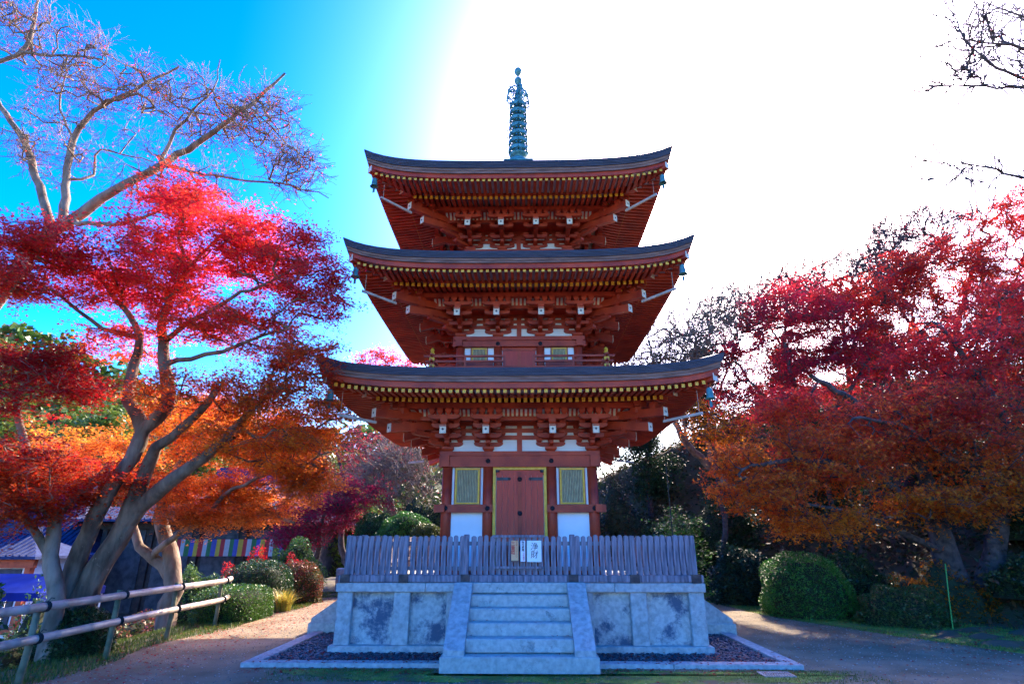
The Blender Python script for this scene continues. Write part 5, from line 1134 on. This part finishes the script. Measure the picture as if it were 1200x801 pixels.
darkwood = pmat('dark_timber', (.02, .015, .015), (.05, .035, .03), 4, .8)
def W(px, py, y): return at(px, py, y)
def hall(name, label, x0, x1, y0, y1, zg, ze, zr, over, wallm, postm):
    e = empty(name, ((x0 + x1) / 2, y0, zg)); tag(e, label, 'temple building'); o = Vector(e.location)
    def B_(nm, mb, m, par=e): mb.v = [tuple(Vector(v) - o) for v in mb.v]; return mb.build(nm, m, par)
    mb = MB(); tiled_roof(mb, x0 - over, x1 + over, y0 - over, y1 + over, ze, zr); B_('tiled_roof', mb, M['tile'])
    mb = MB(); mb.box(x0, x1, y0, y1, zg, ze - .13); B_('wall', mb, wallm)
    n = max(2, int((x1 - x0) / 2.2))
    for i in range(n + 1):
        x = x0 + (x1 - x0) * i / n; mb = MB(); mb.box(x - .13, x + .13, y0 - .16, y0 + .1, zg, ze - .14); B_('post', mb, postm)
    mb = MB(); mb.box(x0 - .2, x1 + .2, y0 - .2, y0 - .02, zg + .9, zg + 1.1); B_('veranda_rail', mb, postm)
    mb = MB(); mb.box(x0 - .3, x1 + .3, y0 - .25, y0 - .03, ze - .5, ze - .15); B_('eave_beam', mb, postm)
    for i in range(n):
        x = x0 + (x1 - x0) * (i + .5) / n; w = (x1 - x0) / n * .36; mb = MB(); mb.box(x - w, x + w, y0 - .07, y0 - .01, zg + 1.1, ze - .55); B_('screen_door', mb, pmat('paper_screen', (.03, .03, .035), (.07, .07, .08), 3, .8))
    return e
ph = W(200, 620, 34)
H = hall('temple_hall', 'dark tiled temple hall behind the orange maple on the left', -24, -13.2, 33, 43, -3.2, 2.75, 6.0, 1.6, darkwood, darkwood)
hall('temple_hall', 'distant tiled hall with a blue-grey roof between the maple trunks', -33, -24.5, 31, 39, -3.2, .6, 4.6, 1.4, darkwood, darkwood)
redw = pmat('faded_red_timber', (.32, .05, .02), (.45, .09, .03), 4, .7)
hall('temple_gate', 'small red and white shrine building with a tiled roof at the left edge', at(-80, 650, 27).x, at(40, 650, 27).x, 27, 30, -3.2, .95, 2.0, .6, M['plaster'], redw)
# curved gable porch of the main hall
e = empty('curved_gable', (0, 0, 0), parent=H); e.location = (at(300, 610, 30.6).x - H.location.x, 30.6 - H.location.y, 2.75 - H.location.z)
mb = MB(); n = 20
for i in range(n):
    def cz(t): return 1.15 * math.cos(t * math.pi / 2) ** 1.6 + .18 * (abs(t) ** 3) * 1.6
    t0, t1 = -1 + 2 * i / n, -1 + 2 * (i + 1) / n
    mb.add([(t0 * 2.6, 0, cz(t0)), (t1 * 2.6, 0, cz(t1)), (t1 * 2.6, 3, cz(t1)), (t0 * 2.6, 3, cz(t0)), (t0 * 2.6, 0, cz(t0) + .22), (t1 * 2.6, 0, cz(t1) + .22), (t1 * 2.6, 3, cz(t1) + .22), (t0 * 2.6, 3, cz(t0) + .22)], [(0, 1, 5, 4), (4, 5, 6, 7), (3, 2, 1, 0), (7, 6, 2, 3)])
mb.build('gable_roof', M['tile'], e)
# banner in five colours hung along the hall front
bn = empty('striped_banner', (at(280, 640, 31).x, 31.0, 1.35)); tag(bn, 'long five-colour curtain hung along the front of the temple hall', 'banner')
bc = [(.04, .05, .20), (.32, .22, .02), (.28, .015, .015), (.26, .26, .27), (.02, .10, .03)]; bm_ = [pmat('banner_cloth_%d' % i, c, tuple(q * .85 for q in c), 6, .8) for i, c in enumerate(bc)]
mb = MB()
for i in range(26):
    x = -3.9 + i * .24; n = 4
    for j in range(n):
        f0, f1 = [.03 * math.sin((x + q * .06) * 9) for q in (j, j + 1)]
        mb.add([(x + j * .06, f0, -.5), (x + (j + 1) * .06, f1, -.5), (x + (j + 1) * .06, f1, .35), (x + j * .06, f0, .35)], [(0, 1, 2, 3)], i % 5)
mb.build('cloth', bm_, bn)
mb = MB(); mb.cyl((-4.2, 0, .37), (4.1, 0, .37), .02, n=6); mb.build('rope', M['rope'], bn)
# blue canopy tent at the far left
tc_ = at(48, 693, 15.5); tx, ty = tc_.x - 1.5, 16.7
ct = empty('canopy_tent', (tx, ty, -3.2)); tag(ct, 'bright blue canopy tent roof beyond the bamboo fence at the left edge', 'tent')
blue = pmat('blue_tarpaulin', (.003, .012, .12), (.006, .02, .18), 2, .8, spec=.1)
mb = MB(); h0, h1 = 3.55, 3.95; w, d = 1.5, 1.2; mb.add([(-w, -d, h0), (w, -d, h0), (w, d, h0), (-w, d, h0), (-w * .7, 0, h1), (w * .7, 0, h1), (-w, -d, h0 - .2), (w, -d, h0 - .2), (w, d, h0 - .2), (-w, d, h0 - .2)], [(0, 1, 5, 4), (2, 3, 4, 5), (1, 2, 5), (3, 0, 4), (0, 6, 7, 1), (1, 7, 8, 2), (2, 8, 9, 3), (3, 9, 6, 0)]); mb.build('canopy', blue, ct)
for a in (-1, 1):
    for b_ in (-1, 1): mb = MB(); mb.cyl((a * (w - .05), b_ * (d - .05), 0), (a * (w - .05), b_ * (d - .05), h0), .025, n=6); mb.build('tent_leg', M['plaster'], ct)
# ============================================================ small things
gp = atg = at(910, 791, 8.0); gp = CAMP + (gp - CAMP) * (CAMP.z / (CAMP.z - gp.z))
dg = empty('drain_grate', (gp.x, gp.y, 0)); tag(dg, 'pale metal drain grate set in the ground right of the kerb', 'drain grate')
dm_ = pmat('galvanised_steel', (.30, .33, .38), (.45, .48, .52), 12, .4, metal=.6)
mb = MB(); w, d = .20, .13
for x0_, x1_, y0_, y1_ in ((-w, w, -d, -d + .02), (-w, w, d - .02, d), (-w, -w + .02, -d + .02, d - .02), (w - .02, w, -d + .02, d - .02)): mb.box(x0_, x1_, y0_, y1_, -.01, .022)
mb.build('grate_frame', dm_, dg)
mb = MB()
for i in range(11): x = -w + .035 + i * (2 * w - .07) / 10; mb.box(x - .006, x + .006, -d + .02, d - .02, -.0, .019)
mb.box(-w + .02, w - .02, -.006, .006, 0, .0195); mb.build('bars', dm_, dg)
mb = MB(); mb.box(-w + .02, w - .02, -d + .02, d - .02, -.02, .0125); mb.build('dark_pit_slab', M['rope'], dg)  # black slab between the bars; the shade of the pit is put into its colour
sk_ = at(1107, 700, 12.2); mb = MB(); mb.tube([(0, 0, -.1), (.09, 0, .6), (.18, 0, 1.2)], .011, 6); o = mb.build('garden_stake', pmat('green_plastic_stake', (.06, .30, .05), (.08, .36, .07), 4, .5)); o.location = (sk_.x, 12.2, terrz(sk_.x, 12.2)); tag(o, 'thin green garden stake in front of the massive maple', 'stake')
# low stone wall behind the left of the fence
mb = MB(); r = random.Random(3)
for j in range(3):
    x = -6.4
    while x < -4.1: w = r.uniform(.35, .6); mb.bevbox(x, x + w - .015, 20.2 + r.uniform(0, .03), 20.6, .0 + j * .25, .24 + j * .25, .02); x += w
o = mb.build('stone_wall', M['stone']); tag(o, 'low grey stone wall at the end of the left path', 'wall')
lc = at(784, 560, 14.8); mb = MB(); mb.cyl((0, 0, 0), (0, 0, 3.6), .012, n=6); o = mb.build('conductor_rod', M['darkmetal']); o.location = (3.85, 14.9, 0); tag(o, 'thin dark lightning conductor rod beside the right of the pagoda', 'rod')

# undergrowth covering the wooded bank
rng = np.random.default_rng(21); n = 90000; X = rng.uniform(-9, 26, n); Y = rng.uniform(11, 36, n)
fx = np.interp(Y, [0, 8, 12, 14, 17, 20, 23, 26, 40], [12, 11, 9.6, 8.8, 8.0, 6.5, 2, -6.5, -7]); k = X > fx + .3; X, Y = X[k], Y[k]; n = len(X)
hh = rng.uniform(0, 1, n) ** 1.3 * (.3 + 1.3 * (np.sin(X * 1.7 + 1) * np.cos(Y * 1.3) > .1))
w = instance_scatter('undergrowth', OVAL[0], OVAL[1], np.stack([X, Y, terr(X, Y) + hh], 1), rng.uniform(.05, .11, n)[:, None] * np.ones((1, 3)), rots(n, rng), M['leaf_green'], palette([(.02, .03, .012), (.04, .06, .015), (.07, .05, .02), (.14, .05, .025)], rng.random(n)))
tag(w, 'dark undergrowth and leaf litter covering the wooded bank', None, None, 'stuff')

# loose grit on the paths
rng = np.random.default_rng(31); n = 16000; X = rng.uniform(-6.1, 9.0, n); Y = rng.uniform(6.5, 17, n)
k = ~((np.abs(X - PX) < HK + .02) & (np.abs(Y - PY) < HK + .02)) & ~((np.abs(X - PX) < 1.08) & (Y > 8.15)) & ~in_poly(X, Y, mp); X, Y = X[k], Y[k]; n = len(X)
w = instance_scatter('path_grit', iv, if_, np.stack([X, Y, np.full(n, .006)], 1), rng.uniform(.003, .011, n)[:, None] * np.array([[1.2, 1, .7]]), rots(n, rng), pebb, palette([(.12, .09, .07), (.28, .22, .17), (.42, .38, .33)], rng.random(n)))
tag(w, 'small loose grit on the sandy path', None, None, 'stuff')
